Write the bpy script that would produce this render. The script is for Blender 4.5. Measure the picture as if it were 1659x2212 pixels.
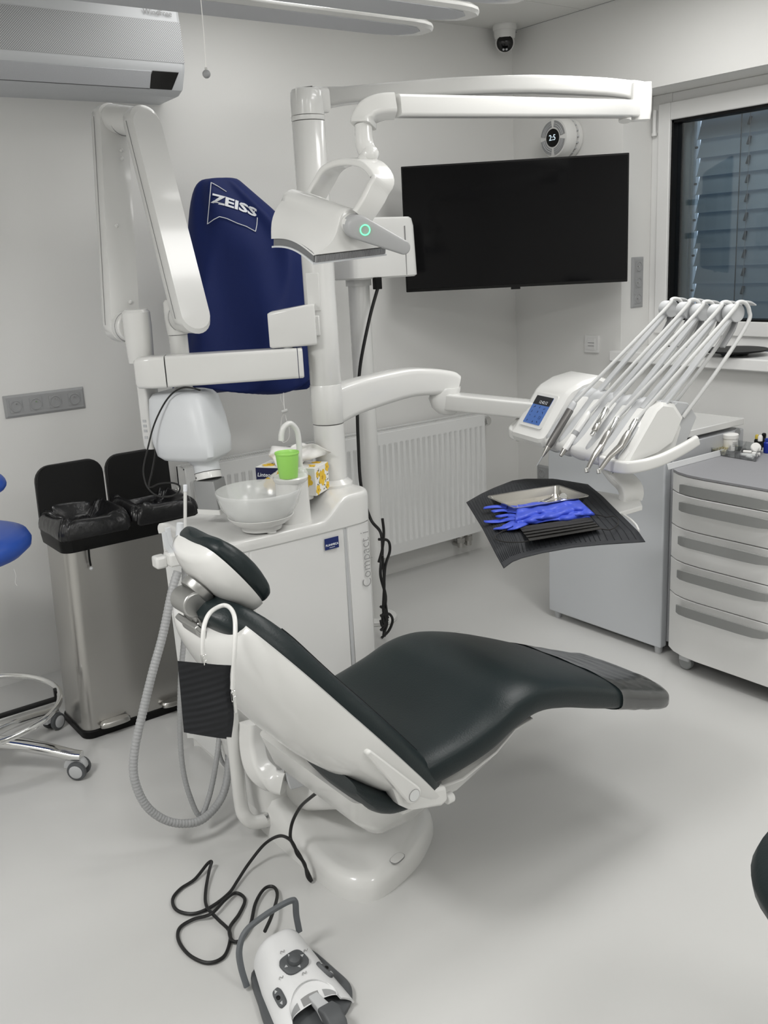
import bpy, bmesh, math, random
from mathutils import Vector, Matrix

for o in list(bpy.data.objects):
    bpy.data.objects.remove(o)
SC = bpy.context.scene
COL = SC.collection
random.seed(7)

# ------------------------------------------------------------------ camera
FPX, CAMZ = 2065.3, 1.49
YAW, PITCH, ROLL = 0.62785, 0.260795, -0.0526367
_f = Vector((math.sin(YAW)*math.cos(PITCH), math.cos(YAW)*math.cos(PITCH), -math.sin(PITCH)))
_r = Vector((math.cos(YAW), -math.sin(YAW), 0.0))
_u = _r.cross(_f)
CR = _r*math.cos(ROLL) + _u*math.sin(ROLL)
CU = -_r*math.sin(ROLL) + _u*math.cos(ROLL)
CF = _f
CAM = Vector((0, 0, CAMZ))
cam_data = bpy.data.cameras.new('camera')
cam = bpy.data.objects.new('camera', cam_data)
COL.objects.link(cam)
cam.matrix_world = Matrix(((CR.x, CU.x, -CF.x, CAM.x), (CR.y, CU.y, -CF.y, CAM.y), (CR.z, CU.z, -CF.z, CAM.z), (0, 0, 0, 1)))
cam_data.sensor_fit = 'VERTICAL'
cam_data.sensor_height = 24.0
cam_data.lens = FPX/2212.0*24.0
cam_data.clip_start = 0.05
SC.camera = cam

# ------------------------------------------------------------------ view, world, lights
SC.view_settings.view_transform = 'Standard'
SC.view_settings.look = 'None'
SC.view_settings.gamma = 1.0
SC.view_settings.use_curve_mapping = False
SC.view_settings.exposure = -0.08
world = bpy.data.worlds.new('sky')
SC.world = world
world.use_nodes = True
_wn = world.node_tree.nodes
_bg = _wn['Background']
_bg.inputs[0].default_value = (0.62, 0.74, 0.90, 1)
_bg.inputs[1].default_value = 1.6

ROOM_H = 2.48
XW, YW = 3.473, 3.56          # right wall and back wall
XL, YF = -1.35, -1.65         # left wall and wall behind the camera
PANELS = [(2.15, 1.6, 14.0), (2.05, 0.75, 12.0), (2.75, 2.3, 8.0), (-0.75, 1.55, 36.0), (1.75, 2.95, 3.8), (0.3, 0.2, 8.0), (1.3, -0.8, 20.0)]   # recessed LED ceiling panels: place and power
for i, (lx, ly, lw) in enumerate(PANELS):
    ld = bpy.data.lights.new('ceiling_panel_light', 'AREA')
    ld.shape = 'SQUARE'
    ld.size = 0.56
    ld.energy = lw
    ld.color = (1.0, 0.99, 0.972)
    lo = bpy.data.objects.new('ceiling_panel_light', ld)
    lo.location = (lx, ly, ROOM_H - 0.02)
    COL.objects.link(lo)

# ------------------------------------------------------------------ helpers
def P(px, py, Y=None, X=None, Z=None, d=None):
    """a point of the place, found from where it is seen and a plane it lies in"""
    r = CF + CR*((px-829.5)/FPX) - CU*((py-1106.0)/FPX)
    if Y is not None: t = Y/r.y
    elif X is not None: t = X/r.x
    elif Z is not None: t = (Z-CAMZ)/r.z
    else: t = d
    return CAM + r*t

def V(*a): return Vector(a)

def smoothpath(pts, n=8, closed=False):
    """Catmull-Rom through the points"""
    pts = [Vector(p) for p in pts]
    out = []
    m = len(pts)
    segs = m if closed else m-1
    for i in range(segs):
        p1, p2 = pts[i], pts[(i+1) % m]
        p0 = pts[i-1] if (i > 0 or closed) else p1*2-p2
        p3 = pts[(i+2) % m] if (i+2 < m or closed) else p2*2-p1
        for k in range(n):
            t = k/n
            out.append(0.5*((2*p1)+(p2-p0)*t+(2*p0-5*p1+4*p2-p3)*t*t+(3*p1-p0-3*p2+p3)*t**3))
    if not closed: out.append(pts[-1].copy())
    return out

def interp(table, x):
    """piecewise smooth lookup in [(x, v...), ...]"""
    if x <= table[0][0]: return list(table[0][1:])
    n = len(table)
    for i in range(n-1):
        a, b = table[i], table[i+1]
        if x <= b[0]:
            h = b[0]-a[0]; t = (x-a[0])/h
            out = []
            for k in range(1, len(a)):
                d = (b[k]-a[k])/h
                m0 = d if i == 0 else 0.5*(d+(a[k]-table[i-1][k])/(a[0]-table[i-1][0]))
                m1 = d if i == n-2 else 0.5*(d+(table[i+2][k]-b[k])/(table[i+2][0]-b[0]))
                out.append((2*t**3-3*t*t+1)*a[k]+(t**3-2*t*t+t)*h*m0+(3*t*t-2*t**3)*b[k]+(t**3-t*t)*h*m1)
            return out
    return list(table[-1][1:])

def rrect(w, h, r, n=5):
    """rounded rectangle loop, half sizes w, h"""
    r = min(r, w*0.999, h*0.999)
    out = []
    for cx, cy, a0 in ((w-r, h-r, 0), (-w+r, h-r, 90), (-w+r, -h+r, 180), (w-r, -h+r, 270)):
        for k in range(n+1):
            a = math.radians(a0+90*k/n)
            out.append((cx+r*math.cos(a), cy+r*math.sin(a)))
    return out

def superell(w, h, e=2.6, n=28):
    out = []
    for k in range(n):
        a = 2*math.pi*k/n
        c, s = math.cos(a), math.sin(a)
        out.append((w*math.copysign(abs(c)**(2/e), c), h*math.copysign(abs(s)**(2/e), s)))
    return out

def stadium(p0, p1, r0, r1=None, n=10):
    """2-D outline of two discs joined by their tangents"""
    r1 = r0 if r1 is None else r1
    p0, p1 = Vector(p0), Vector(p1)
    d = (p1-p0); L = d.length; a = math.atan2(d.y, d.x)
    off = math.acos(max(-1, min(1, (r0-r1)/L)))
    out = []
    for k in range(n+1):
        t = a+off+(2*math.pi-2*off)*k/n
        out.append((p0.x+r0*math.cos(t), p0.y+r0*math.sin(t)))
    for k in range(n+1):
        t = a-off+2*off*k/n
        out.append((p1.x+r1*math.cos(t), p1.y+r1*math.sin(t)))
    return out

WORLD = {}

class G:
    """collects geometry for one mesh object"""
    def __init__(s):
        s.v, s.f = [], []
    def add(s, vs, fs):
        b = len(s.v)
        s.v += [Vector(p) for p in vs]
        s.f += [tuple(b+i for i in f) for f in fs]
        return s
    def box(s, lo, hi):
        x0, y0, z0 = lo; x1, y1, z1 = hi
        return s.add([(x0,y0,z0),(x1,y0,z0),(x1,y1,z0),(x0,y1,z0),(x0,y0,z1),(x1,y0,z1),(x1,y1,z1),(x0,y1,z1)],
                     [(0,3,2,1),(4,5,6,7),(0,1,5,4),(1,2,6,5),(2,3,7,6),(3,0,4,7)])
    def obox(s, c, ax, ay, az):
        """oriented box: centre and three half vectors"""
        c, ax, ay, az = Vector(c), Vector(ax), Vector(ay), Vector(az)
        vs = [c+ax*i+ay*j+az*k for k in (-1,1) for j in (-1,1) for i in (-1,1)]
        return s.add(vs, [(0,2,3,1),(4,5,7,6),(0,1,5,4),(1,3,7,5),(3,2,6,7),(2,0,4,6)])
    def loft(s, rings, cap=True, closed_path=False):
        n = len(rings[0]); m = len(rings)
        vs = [p for r in rings for p in r]
        fs = []
        for i in range(m if closed_path else m-1):
            j = (i+1) % m
            for k in range(n):
                l = (k+1) % n
                fs.append((i*n+k, i*n+l, j*n+l, j*n+k))
        if cap and not closed_path:
            fs.append(tuple(range(n-1, -1, -1)))
            fs.append(tuple((m-1)*n+k for k in range(n)))
        return s.add(vs, fs)
    def sweep(s, path, prof, up=(0,0,1), scale=None, cap=True, closed=False):
        """2-D profile (loop, or function of index giving a loop) carried along a path; profile x is side, y is up"""
        path = [Vector(p) for p in path]
        m = len(path); rings = []
        for i, p in enumerate(path):
            if closed: t = path[(i+1) % m]-path[i-1]
            else: t = path[min(i+1, m-1)]-path[max(i-1, 0)]
            t.normalize()
            w = Vector(up)
            sd = t.cross(w)
            if sd.length < 1e-4: sd = t.cross(Vector((0.3,1,0.1)))
            sd.normalize(); w = sd.cross(t)
            pr = prof(i/(m-1)) if callable(prof) else prof
            k = scale(i/(m-1)) if scale else 1.0
            rings.append([p+sd*(a*k)+w*(b*k) for a, b in pr])
        return s.loft(rings, cap, closed)
    def tube(s, path, r, n=10, cap=True, closed=False):
        """round tube with a frame that does not twist; r number or function"""
        path = [Vector(p) for p in path]
        m = len(path); rings = []
        t0 = (path[1]-path[0]).normalized()
        w = Vector((0,0,1)) if abs(t0.z) < 0.9 else Vector((1,0,0))
        for i, p in enumerate(path):
            if closed: t = path[(i+1) % m]-path[i-1]
            else: t = path[min(i+1, m-1)]-path[max(i-1, 0)]
            if t.length < 1e-9: t = t0
            t = t.normalized()
            w = (w-t*w.dot(t))
            if w.length < 1e-5: w = t.orthogonal()
            w.normalize(); q = t.cross(w)
            R = r(i/(m-1)) if callable(r) else r
            rings.append([p+w*(R*math.cos(2*math.pi*k/n))+q*(R*math.sin(2*math.pi*k/n)) for k in range(n)])
        return s.loft(rings, cap, closed)
    def cyl(s, p0, p1, r0, r1=None, n=20, cap=True):
        r1 = r0 if r1 is None else r1
        p0, p1 = Vector(p0), Vector(p1)
        return s.tube([p0, p1], lambda t: r0+(r1-r0)*t, n, cap)
    def lathe(s, prof, c=(0,0,0), axis=(0,0,1), n=28, cap=True):
        """profile [(radius, along axis)]"""
        c = Vector(c); a = Vector(axis).normalized()
        w = a.orthogonal().normalized(); q = a.cross(w)
        rings = [[c+a*h+w*(max(r,1e-4)*math.cos(2*math.pi*k/n))+q*(max(r,1e-4)*math.sin(2*math.pi*k/n)) for k in range(n)] for r, h in prof]
        return s.loft(rings, cap)
    def sphere(s, c, r, n=16, sc=(1,1,1)):
        pr = [(math.sin(math.pi*k/(n//2)), -math.cos(math.pi*k/(n//2))) for k in range(n//2+1)]
        c = Vector(c)
        rings = [[c+Vector((sc[0]*r*max(a,1e-3)*math.cos(2*math.pi*k/n), sc[1]*r*max(a,1e-3)*math.sin(2*math.pi*k/n), sc[2]*r*h)) for k in range(n)] for a, h in pr]
        return s.loft(rings)
    def torus(s, c, axis, R, r, n=32, m=8):
        c = Vector(c); a = Vector(axis).normalized()
        w = a.orthogonal().normalized(); q = a.cross(w)
        return s.tube([c+w*(R*math.cos(2*math.pi*k/n))+q*(R*math.sin(2*math.pi*k/n)) for k in range(n)], r, m, closed=True)
    def prism(s, loop, vec):
        """closed 3-D loop pushed along a vector"""
        vec = Vector(vec)
        return s.loft([[Vector(p) for p in loop], [Vector(p)+vec for p in loop]])
    def grid(s, fn, nu, nv, thick=None):
        """surface fn(u,v) for u,v in 0..1; thick = offset vector or number along normal"""
        pts = [[Vector(fn(i/nu, j/nv)) for j in range(nv+1)] for i in range(nu+1)]
        W = nv+1
        vs = [p for row in pts for p in row]
        fs = [(i*W+j, i*W+j+1, (i+1)*W+j+1, (i+1)*W+j) for i in range(nu) for j in range(nv)]
        if thick is None: return s.add(vs, fs)
        N = len(vs)
        low = []
        for i in range(nu+1):
            for j in range(nv+1):
                a = pts[min(i+1,nu)][j]-pts[max(i-1,0)][j]; b = pts[i][min(j+1,nv)]-pts[i][max(j-1,0)]
                nn = a.cross(b).normalized()
                low.append(pts[i][j]+(nn*thick if not hasattr(thick,'__len__') else Vector(thick)))
        fs2 = [tuple(N+k for k in reversed(f)) for f in fs]
        rim = [i*W for i in range(nu+1)]+[nu*W+j for j in range(1, nv+1)]+[i*W+nv for i in range(nu-1, -1, -1)]+[j for j in range(nv-1, 0, -1)]
        side = [(rim[k], rim[(k+1) % len(rim)], N+rim[(k+1) % len(rim)], N+rim[k]) for k in range(len(rim))]
        return s.add(vs+low, fs+fs2+side)
    def build(s, name, mat, parent=None, bevel=0.0, segs=2, smooth=True, angle=38, sub=0, label=None, kind=None, at=None):
        me = bpy.data.meshes.new(name)
        me.from_pydata([tuple(p) for p in s.v], [], s.f)
        bm = bmesh.new(); bm.from_mesh(me)
        bmesh.ops.recalc_face_normals(bm, faces=bm.faces)
        bm.to_mesh(me); bm.free()
        o = bpy.data.objects.new(name, me)
        COL.objects.link(o)
        if mat is not None: me.materials.append(mat)
        if parent is not None:
            o.parent = parent
            W = WORLD[parent.name]
            WORLD[o.name] = W
            me.transform(W.inverted())
        elif at is not None:
            WORLD[o.name] = Matrix.Translation(Vector(at))
            me.transform(WORLD[o.name].inverted()); o.location = at
        else:
            WORLD[o.name] = Matrix.Identity(4)
        if smooth:
            for p in me.polygons: p.use_smooth = True
            me.set_sharp_from_angle(angle=math.radians(angle))
        if bevel > 0:
            b = o.modifiers.new('bevel', 'BEVEL'); b.width = bevel; b.segments = segs; b.limit_method = 'ANGLE'; b.angle_limit = math.radians(40)
            b.harden_normals = False
        if sub:
            b = o.modifiers.new('subdivision', 'SUBSURF'); b.levels = sub; b.render_levels = sub
        if label: o['label'] = label
        if kind: o['kind'] = kind
        return o

def thing(name, label, cat, loc=(0,0,0), rotz=0.0, group=None):
    o = bpy.data.objects.new(name, None)
    o.empty_display_size = 0.05
    COL.objects.link(o)
    o.location = loc; o.rotation_euler = (0, 0, rotz)
    WORLD[o.name] = Matrix.Translation(Vector(loc)) @ Matrix.Rotation(rotz, 4, 'Z')
    o['label'] = label; o['category'] = cat
    if group: o['group'] = group
    return o

def tag(o, label, cat, group=None):
    o['label'] = label; o['category'] = cat
    if group: o['group'] = group
    return o

def struct(o):
    o['kind'] = 'structure'
    return o

def dup(root, loc, rotz=0.0, label=None):
    r = root.copy(); COL.objects.link(r); r.location = loc; r.rotation_euler = (0, 0, rotz)
    if label: r['label'] = label
    for ch in list(root.children):
        c = ch.copy(); COL.objects.link(c); c.parent = r
        for g in ch.children:
            d = g.copy(); COL.objects.link(d); d.parent = c
    return r

def text(name, body, size, origin, xdir, ydir, mat, parent, extrude=0.0004, align='CENTER', bold=0.0, sx=1.0, shear=0.0):
    """flat lettering as a mesh; xdir is the reading direction"""
    cu = bpy.data.curves.new(name, 'FONT')
    cu.body = body; cu.size = size; cu.extrude = extrude; cu.align_x = align; cu.align_y = 'CENTER'
    cu.offset = bold; cu.resolution_u = 3; cu.shear = shear
    to = bpy.data.objects.new(name, cu); COL.objects.link(to)
    dg = bpy.context.evaluated_depsgraph_get()
    me = bpy.data.meshes.new_from_object(to.evaluated_get(dg))
    bpy.data.objects.remove(to); bpy.data.curves.remove(cu)
    x = Vector(xdir).normalized(); y = Vector(ydir); y = (y-x*y.dot(x)).normalized(); z = x.cross(y)
    o_ = Vector(origin)
    M_ = Matrix(((x.x*sx, y.x, z.x, o_.x), (x.y*sx, y.y, z.y, o_.y), (x.z*sx, y.z, z.z, o_.z), (0,0,0,1)))
    me.transform(M_)
    me.transform(WORLD[parent.name].inverted())
    me.materials.clear(); me.materials.append(mat)
    o = bpy.data.objects.new(name, me); COL.objects.link(o); o.parent = parent
    WORLD[o.name] = WORLD[parent.name]
    return o

# ------------------------------------------------------------------ materials
def mat(name, col, rough=0.4, metal=0.0, coat=0.0, spec=0.5, bump=None, var=None, trans=0.0, alpha=1.0, emit=None, aniso=0.0, ior=1.45, coatr=0.08):
    """principled material; bump = (scale, strength[, stretch]); var = (scale, amount) colour variation"""
    m = bpy.data.materials.new(name); m.use_nodes = True
    nt = m.node_tree; b = nt.nodes['Principled BSDF']
    b.inputs['Base Color'].default_value = (*col, 1)
    b.inputs['Roughness'].default_value = rough
    b.inputs['Metallic'].default_value = metal
    b.inputs['Coat Weight'].default_value = coat
    b.inputs['Coat Roughness'].default_value = coatr
    b.inputs['Specular IOR Level'].default_value = spec
    b.inputs['Transmission Weight'].default_value = trans
    b.inputs['Alpha'].default_value = alpha
    b.inputs['IOR'].default_value = ior
    b.inputs['Anisotropic'].default_value = aniso
    if emit:
        b.inputs['Emission Color'].default_value = (*emit[0], 1); b.inputs['Emission Strength'].default_value = emit[1]
    if bump or var:
        tc = nt.nodes.new('ShaderNodeTexCoord')
    if bump:
        mp = nt.nodes.new('ShaderNodeMapping'); nt.links.new(tc.outputs['Object'], mp.inputs['Vector'])
        mp.inputs['Scale'].default_value = bump[2] if len(bump) > 2 else (1,1,1)
        nz = nt.nodes.new('ShaderNodeTexNoise'); nz.inputs['Scale'].default_value = bump[0]; nz.inputs['Detail'].default_value = 4
        nt.links.new(mp.outputs[0], nz.inputs['Vector'])
        bp = nt.nodes.new('ShaderNodeBump'); bp.inputs['Strength'].default_value = bump[1]; bp.inputs['Distance'].default_value = 0.004
        nt.links.new(nz.outputs['Fac'], bp.inputs['Height']); nt.links.new(bp.outputs[0], b.inputs['Normal'])
    if var:
        nz = nt.nodes.new('ShaderNodeTexNoise'); nz.inputs['Scale'].default_value = var[0]; nz.inputs['Detail'].default_value = 3
        nt.links.new(tc.outputs['Object'], nz.inputs['Vector'])
        mx = nt.nodes.new('ShaderNodeMix'); mx.data_type = 'RGBA'
        k = var[1]
        mx.inputs['A'].default_value = (*[c*(1-k) for c in col], 1); mx.inputs['B'].default_value = (*[min(1, c*(1+k)) for c in col], 1)
        nt.links.new(nz.outputs['Fac'], mx.inputs['Factor']); nt.links.new(mx.outputs['Result'], b.inputs['Base Color'])
    return m

def sweep_mat(name, col, rough, wave_scale, strength, direction='X', metal=0.0, dist=0.003, spec=0.5, detail=0.0):
    """material with fine parallel ribs as relief"""
    m = mat(name, col, rough, metal, spec=spec)
    nt = m.node_tree; b = nt.nodes['Principled BSDF']
    tc = nt.nodes.new('ShaderNodeTexCoord'); wv = nt.nodes.new('ShaderNodeTexWave')
    wv.bands_direction = direction; wv.inputs['Scale'].default_value = wave_scale; wv.inputs['Distortion'].default_value = detail
    nt.links.new(tc.outputs['Object'], wv.inputs['Vector'])
    bp = nt.nodes.new('ShaderNodeBump'); bp.inputs['Strength'].default_value = strength; bp.inputs['Distance'].default_value = dist
    nt.links.new(wv.outputs['Fac'], bp.inputs['Height']); nt.links.new(bp.outputs[0], b.inputs['Normal'])
    return m

M = dict(
    wall=mat('wall_paint', (0.77, 0.768, 0.75), 0.75, bump=(180, 0.05)),
    ceiling=mat('ceiling_tile_paint', (0.74, 0.74, 0.715), 0.85),
    floor=mat('epoxy_floor', (0.59, 0.59, 0.578), 0.22, spec=0.45, var=(1.3, 0.03)),
    white=mat('white_gloss_plastic', (0.72, 0.72, 0.703), 0.22, coat=0.35, spec=0.5),
    satin=mat('white_satin_plastic', (0.70, 0.71, 0.71), 0.42),
    cool=mat('cool_white_plastic', (0.65, 0.67, 0.69), 0.38),
    enamel=mat('white_enamel', (0.76, 0.765, 0.755), 0.3, coat=0.2),
    lgrey=mat('light_grey_plastic', (0.50, 0.51, 0.52), 0.45),
    mgrey=mat('mid_grey_plastic', (0.30, 0.305, 0.31), 0.5),
    dgrey=mat('dark_grey_plastic', (0.085, 0.09, 0.095), 0.5),
    black=mat('black_plastic', (0.004, 0.004, 0.004), 0.45, spec=0.25),
    rubber=mat('black_rubber_cable', (0.010, 0.010, 0.010), 0.45),
    seam=mat('dark_seam', (0.12, 0.12, 0.12), 0.8),
    leather=mat('dark_green_leather', (0.0075, 0.0145, 0.016), 0.40, spec=0.42, bump=(260, 0.10)),
    stitch=mat('black_thread', (0.004, 0.005, 0.006), 0.8),
    alu=mat('grey_aluminium', (0.42, 0.42, 0.41), 0.34, metal=0.9),
    steel=mat('brushed_steel', (0.50, 0.49, 0.47), 0.30, metal=1.0, bump=(60, 0.05, (1, 1, 0.02))),
    chrome=mat('polished_chrome', (0.75, 0.75, 0.74), 0.10, metal=1.0),
    hand=mat('satin_instrument_steel', (0.46, 0.45, 0.43), 0.28, metal=1.0),
    navy=mat('navy_fabric_cover', (0.0045, 0.0145, 0.095), 0.62, spec=0.3, bump=(500, 0.08)),
    blue=mat('blue_vinyl', (0.022, 0.085, 0.42), 0.38, bump=(200, 0.05)),
    nitrile=mat('blue_nitrile', (0.045, 0.085, 0.55), 0.45, bump=(120, 0.25)),
    bag=mat('black_bin_liner', (0.010, 0.010, 0.011), 0.28, spec=0.6, bump=(35, 0.6)),
    print_w=mat('white_print', (0.78, 0.80, 0.84), 0.6),
    print_g=mat('grey_print', (0.27, 0.27, 0.27), 0.6),
    print_d=mat('dark_print', (0.05, 0.05, 0.05), 0.6),
    paper=mat('tissue_paper', (0.83, 0.82, 0.80), 0.9),
    beige=mat('worn_chrome', (0.55, 0.54, 0.52), 0.2, metal=1.0),
)
# ------------------------------------------------------------------ the room
WT = 0.15
g = G().box((XL-WT, YF-WT, -0.12), (XW+WT, YW+WT, 0.0)); struct(g.build('floor', M['floor'], smooth=False))
g = G().box((XL-WT, YF-WT, ROOM_H+0.012), (XW+WT, YW+WT, ROOM_H+0.12)); ceiling = struct(g.build('ceiling', M['seam'], smooth=False))
ty = [YW, 3.113] ; y = 3.113
while y > YF: y -= 0.6; ty.append(max(y, YF))
tx = [XW]; x = XW
while x > XL: x -= 1.2; tx.append(max(x, XL))
for i in range(len(ty)-1):
    for j in range(len(tx)-1):
        if ty[i]-ty[i+1] < 0.02 or tx[j]-tx[j+1] < 0.02: continue
        G().box((tx[j+1]+0.002, ty[i+1]+0.002, ROOM_H), (tx[j]-0.004, ty[i]-0.002 if i else ty[i], ROOM_H+0.0119)).build('ceiling_tile', M['ceiling'], ceiling, smooth=False)
struct(G().box((XL-WT, YW, 0), (XW+WT, YW+WT, ROOM_H)).build('wall_back', M['wall'], smooth=False))
struct(G().box((XL-WT, YF-WT, 0), (XL, YW, ROOM_H)).build('wall_left', M['wall'], smooth=False))
struct(G().box((XL, YF-WT, 0), (XW+WT, YF, ROOM_H)).build('wall_front', M['wall'], smooth=False))
WY0, WY1, WZ0, WZ1 = 1.15, 2.889, 1.0, 2.106      # window opening
WD = 0.42
g = G()
g.box((XW, WY1, 0), (XW+WD, YW+WT, ROOM_H)); g.box((XW, YF-WT, 0), (XW+WD, WY0, ROOM_H))
g.box((XW, WY0, 0), (XW+WD, WY1, WZ0-0.03)); g.box((XW, WY0, WZ1), (XW+WD, WY1, ROOM_H))
struct(g.build('wall_right', M['wall'], smooth=False))
# recessed LED panels in the ceiling (out of the picture, they light the room)
for i, (lx, ly, lw) in enumerate(PANELS):
    t = thing('ceiling_light', 'square LED ceiling panel above '+['the footrest of the chair', 'the dark stool', 'the grey cabinet', 'the left wall side of the room', 'the back wall behind the column', 'the camera position', 'the rear of the room'][i], 'ceiling light', (lx, ly, ROOM_H), group='LED ceiling panels')
    g = G()
    for a, b, c, d in ((-.3,-.3,.3,-.285), (-.3,.285,.3,.3), (-.3,-.285,-.285,.285), (.285,-.285,.3,.285)):
        g.box((lx+a, ly+b, ROOM_H-0.024), (lx+c, ly+d, ROOM_H))
    g.build('frame', M['satin'], t, smooth=False)
    G().box((lx-.285, ly-.285, ROOM_H-0.012), (lx+.285, ly+.285, ROOM_H)).build('backing', M['satin'], t, smooth=False)

# ------------------------------------------------------------------ window, blind, sill
XF = 3.665                       # room-side plane of the window frame
def glass_mat(name, tint=(0.86, 0.90, 0.92), rough=0.02, k=0.10):
    m = bpy.data.materials.new(name); m.use_nodes = True; nt = m.node_tree
    out = nt.nodes['Material Output']; nt.nodes.remove(nt.nodes['Principled BSDF'])
    tr = nt.nodes.new('ShaderNodeBsdfTransparent'); tr.inputs[0].default_value = (*tint, 1)
    gl = nt.nodes.new('ShaderNodeBsdfGlossy'); gl.inputs['Roughness'].default_value = rough
    lw = nt.nodes.new('ShaderNodeFresnel'); lw.inputs['IOR'].default_value = 1.45
    ad = nt.nodes.new('ShaderNodeMath'); ad.operation = 'MULTIPLY_ADD'; ad.inputs[1].default_value = 1.0; ad.inputs[2].default_value = k*0.3
    mx = nt.nodes.new('ShaderNodeMixShader')
    nt.links.new(lw.outputs[0], ad.inputs[0]); nt.links.new(ad.outputs[0], mx.inputs[0])
    nt.links.new(tr.outputs[0], mx.inputs[1]); nt.links.new(gl.outputs[0], mx.inputs[2]); nt.links.new(mx.outputs[0], out.inputs[0])
    return m
M['glass'] = glass_mat('window_glass')
M['pvc'] = mat('white_window_frame', (0.76, 0.76, 0.75), 0.4)
M['slat'] = mat('grey_blind_slat', (0.36, 0.415, 0.455), 0.40, bump=(3, 0.06))
win = struct(thing('window_1', 'white tilt window', 'window', (XF, 2.2, WZ0)))
del win['label']; del win['category']
GY, GZ0, GZ1 = 2.785, 1.148, 1.995      # glass edges
g = G()
g.box((XF, GY, 1.03), (XF+0.08, WY1, WZ1)); g.box((XF, WY0, GZ1), (XF+0.08, GY, WZ1)); g.box((XF, WY0, 1.03), (XF+0.08, GY, GZ0)); g.box((XF, WY0, GZ0), (XF+0.08, WY0+0.11, GZ1))
g.build('frame', M['pvc'], win, bevel=0.003)
g = G()                                    # sash lip standing a little proud of the fixed frame
for a, b, c, d in ((GY, GZ0-0.062, GY+0.062, GZ1+0.072), (WY0+0.06, GZ1, GY, GZ1+0.072), (WY0+0.06, GZ0-0.062, GY, GZ0)):
    g.box((XF-0.014, a, b), (XF, c, d))
g.build('sash', M['pvc'], win, bevel=0.004)
g = G()
for a, b, c, d in ((GY-0.010, GZ0, GY, GZ1), (WY0+0.11, GZ1-0.012, GY, GZ1), (WY0+0.11, GZ0, GY, GZ0+0.008)):
    g.box((XF+0.0, a, b), (XF+0.075, c, d))
g.build('gasket', M['black'], win, smooth=False)
G().box((XF+0.03, WY0+0.11, GZ0), (XF+0.034, GY, GZ1)).build('pane', M['glass'], win, smooth=False)
g = G().cyl((XF-0.012, WY1-0.022, 1.945), (XF-0.012, WY1-0.022, 2.045), 0.009, n=12); g.cyl((XF-0.012, WY1-0.022, 1.94), (XF-0.012, WY1-0.022, 1.952), 0.012, n=12)
g.build('hinge', M['pvc'], win)
sill = struct(G().box((3.415, WY0-0.05, 0.977), (XF+0.01, WY1+0.02, 1.026)).build('trim_1', M['pvc'], bevel=0.006))
# outside blind with its guide rail, each slat a piece
bl = thing('external_blind', 'closed grey-blue slatted blind hanging outside the window pane', 'blind', (3.80, 2.0, 1.0))
g = G().box((3.765, 2.762, 1.0), (3.835, 2.800, 2.3)); g.box((3.78, 2.752, 1.0), (3.80, 2.762, 2.3))
g.build('guide_rail', mat('blind_guide_grey', (0.30, 0.335, 0.34), 0.45), bl, smooth=False)
G().box((3.745, 2.802, 1.0), (XW+WD-0.001, 2.884, 2.1)).build('reveal_lining', M['black'], bl, smooth=False)
SP = 0.0765
prof = [(0.022, 0.0430), (0.016, 0.040), (0.010, 0.014), (0.000, -0.016), (-0.008, -0.036), (-0.014, -0.0415), (-0.015, -0.0430), (-0.008, -0.038), (0.0015, -0.0165), (0.0115, 0.0135), (0.0165, 0.0385), (0.022, 0.0415)]
for k in range(18):
    zc = 0.94+SP*k+0.02
    if zc > 2.25: break
    G().loft([[V(3.80+a, yy, zc+b) for a, b in prof] for yy in (1.2, 2.742)]).build('slat', M['slat'], bl)
    if k % 2 == 0: G().cyl((3.792, 2.742, zc+0.004), (3.792, 2.757, zc+0.004), 0.005, n=8).build('slat_pin', M['dgrey'], bl)
    if k < 16:
        g = G().obox((3.792, 2.490, zc+0.004), (0.0, 0.0055, 0), (0.008, 0, 0.016), (0.003, 0, -0.0015)); g.build('cord_slot', M['dgrey'], bl)
G().cyl((3.772, 2.515, 0.98), (3.772, 2.515, 2.25), 0.0022, n=6).build('ladder_cord', M['dgrey'], bl)
G().cyl((3.772, 2.475, 0.98), (3.772, 2.475, 2.25), 0.0012, n=6).build('lift_cord', M['mgrey'], bl)
# ------------------------------------------------------------------ air conditioner on the back wall
ac = thing('air_conditioner', 'white wall air conditioner with dotted front grille, high on the back wall', 'air conditioner', (1.2, YW, 2.2))
AX0, AX1 = 0.62, 1.668
def acring(x, prof): return [V(x, y, z) for y, z in prof]
body = [(3.56, 2.385), (3.37, 2.385), (3.352, 2.37), (3.343, 2.31), (3.336, 2.175), (3.342, 2.155), (3.372, 2.098), (3.41, 2.082), (3.56, 2.078)]
g = G()
rings = []
for x, k in ((AX0, 1.0), (AX1-0.02, 1.0), (AX1-0.008, 0.965), (AX1, 0.88)):
    cy, cz = 3.56, 2.23
    rings.append([V(x, cy+(y-cy)*k, cz+(z-cz)*(k if x > AX1-0.03 else 1)) for y, z in body])
g.loft(rings); g.build('housing', mat('conditioner_white', (0.56,0.575,0.59), 0.4), ac, angle=30)
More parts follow.
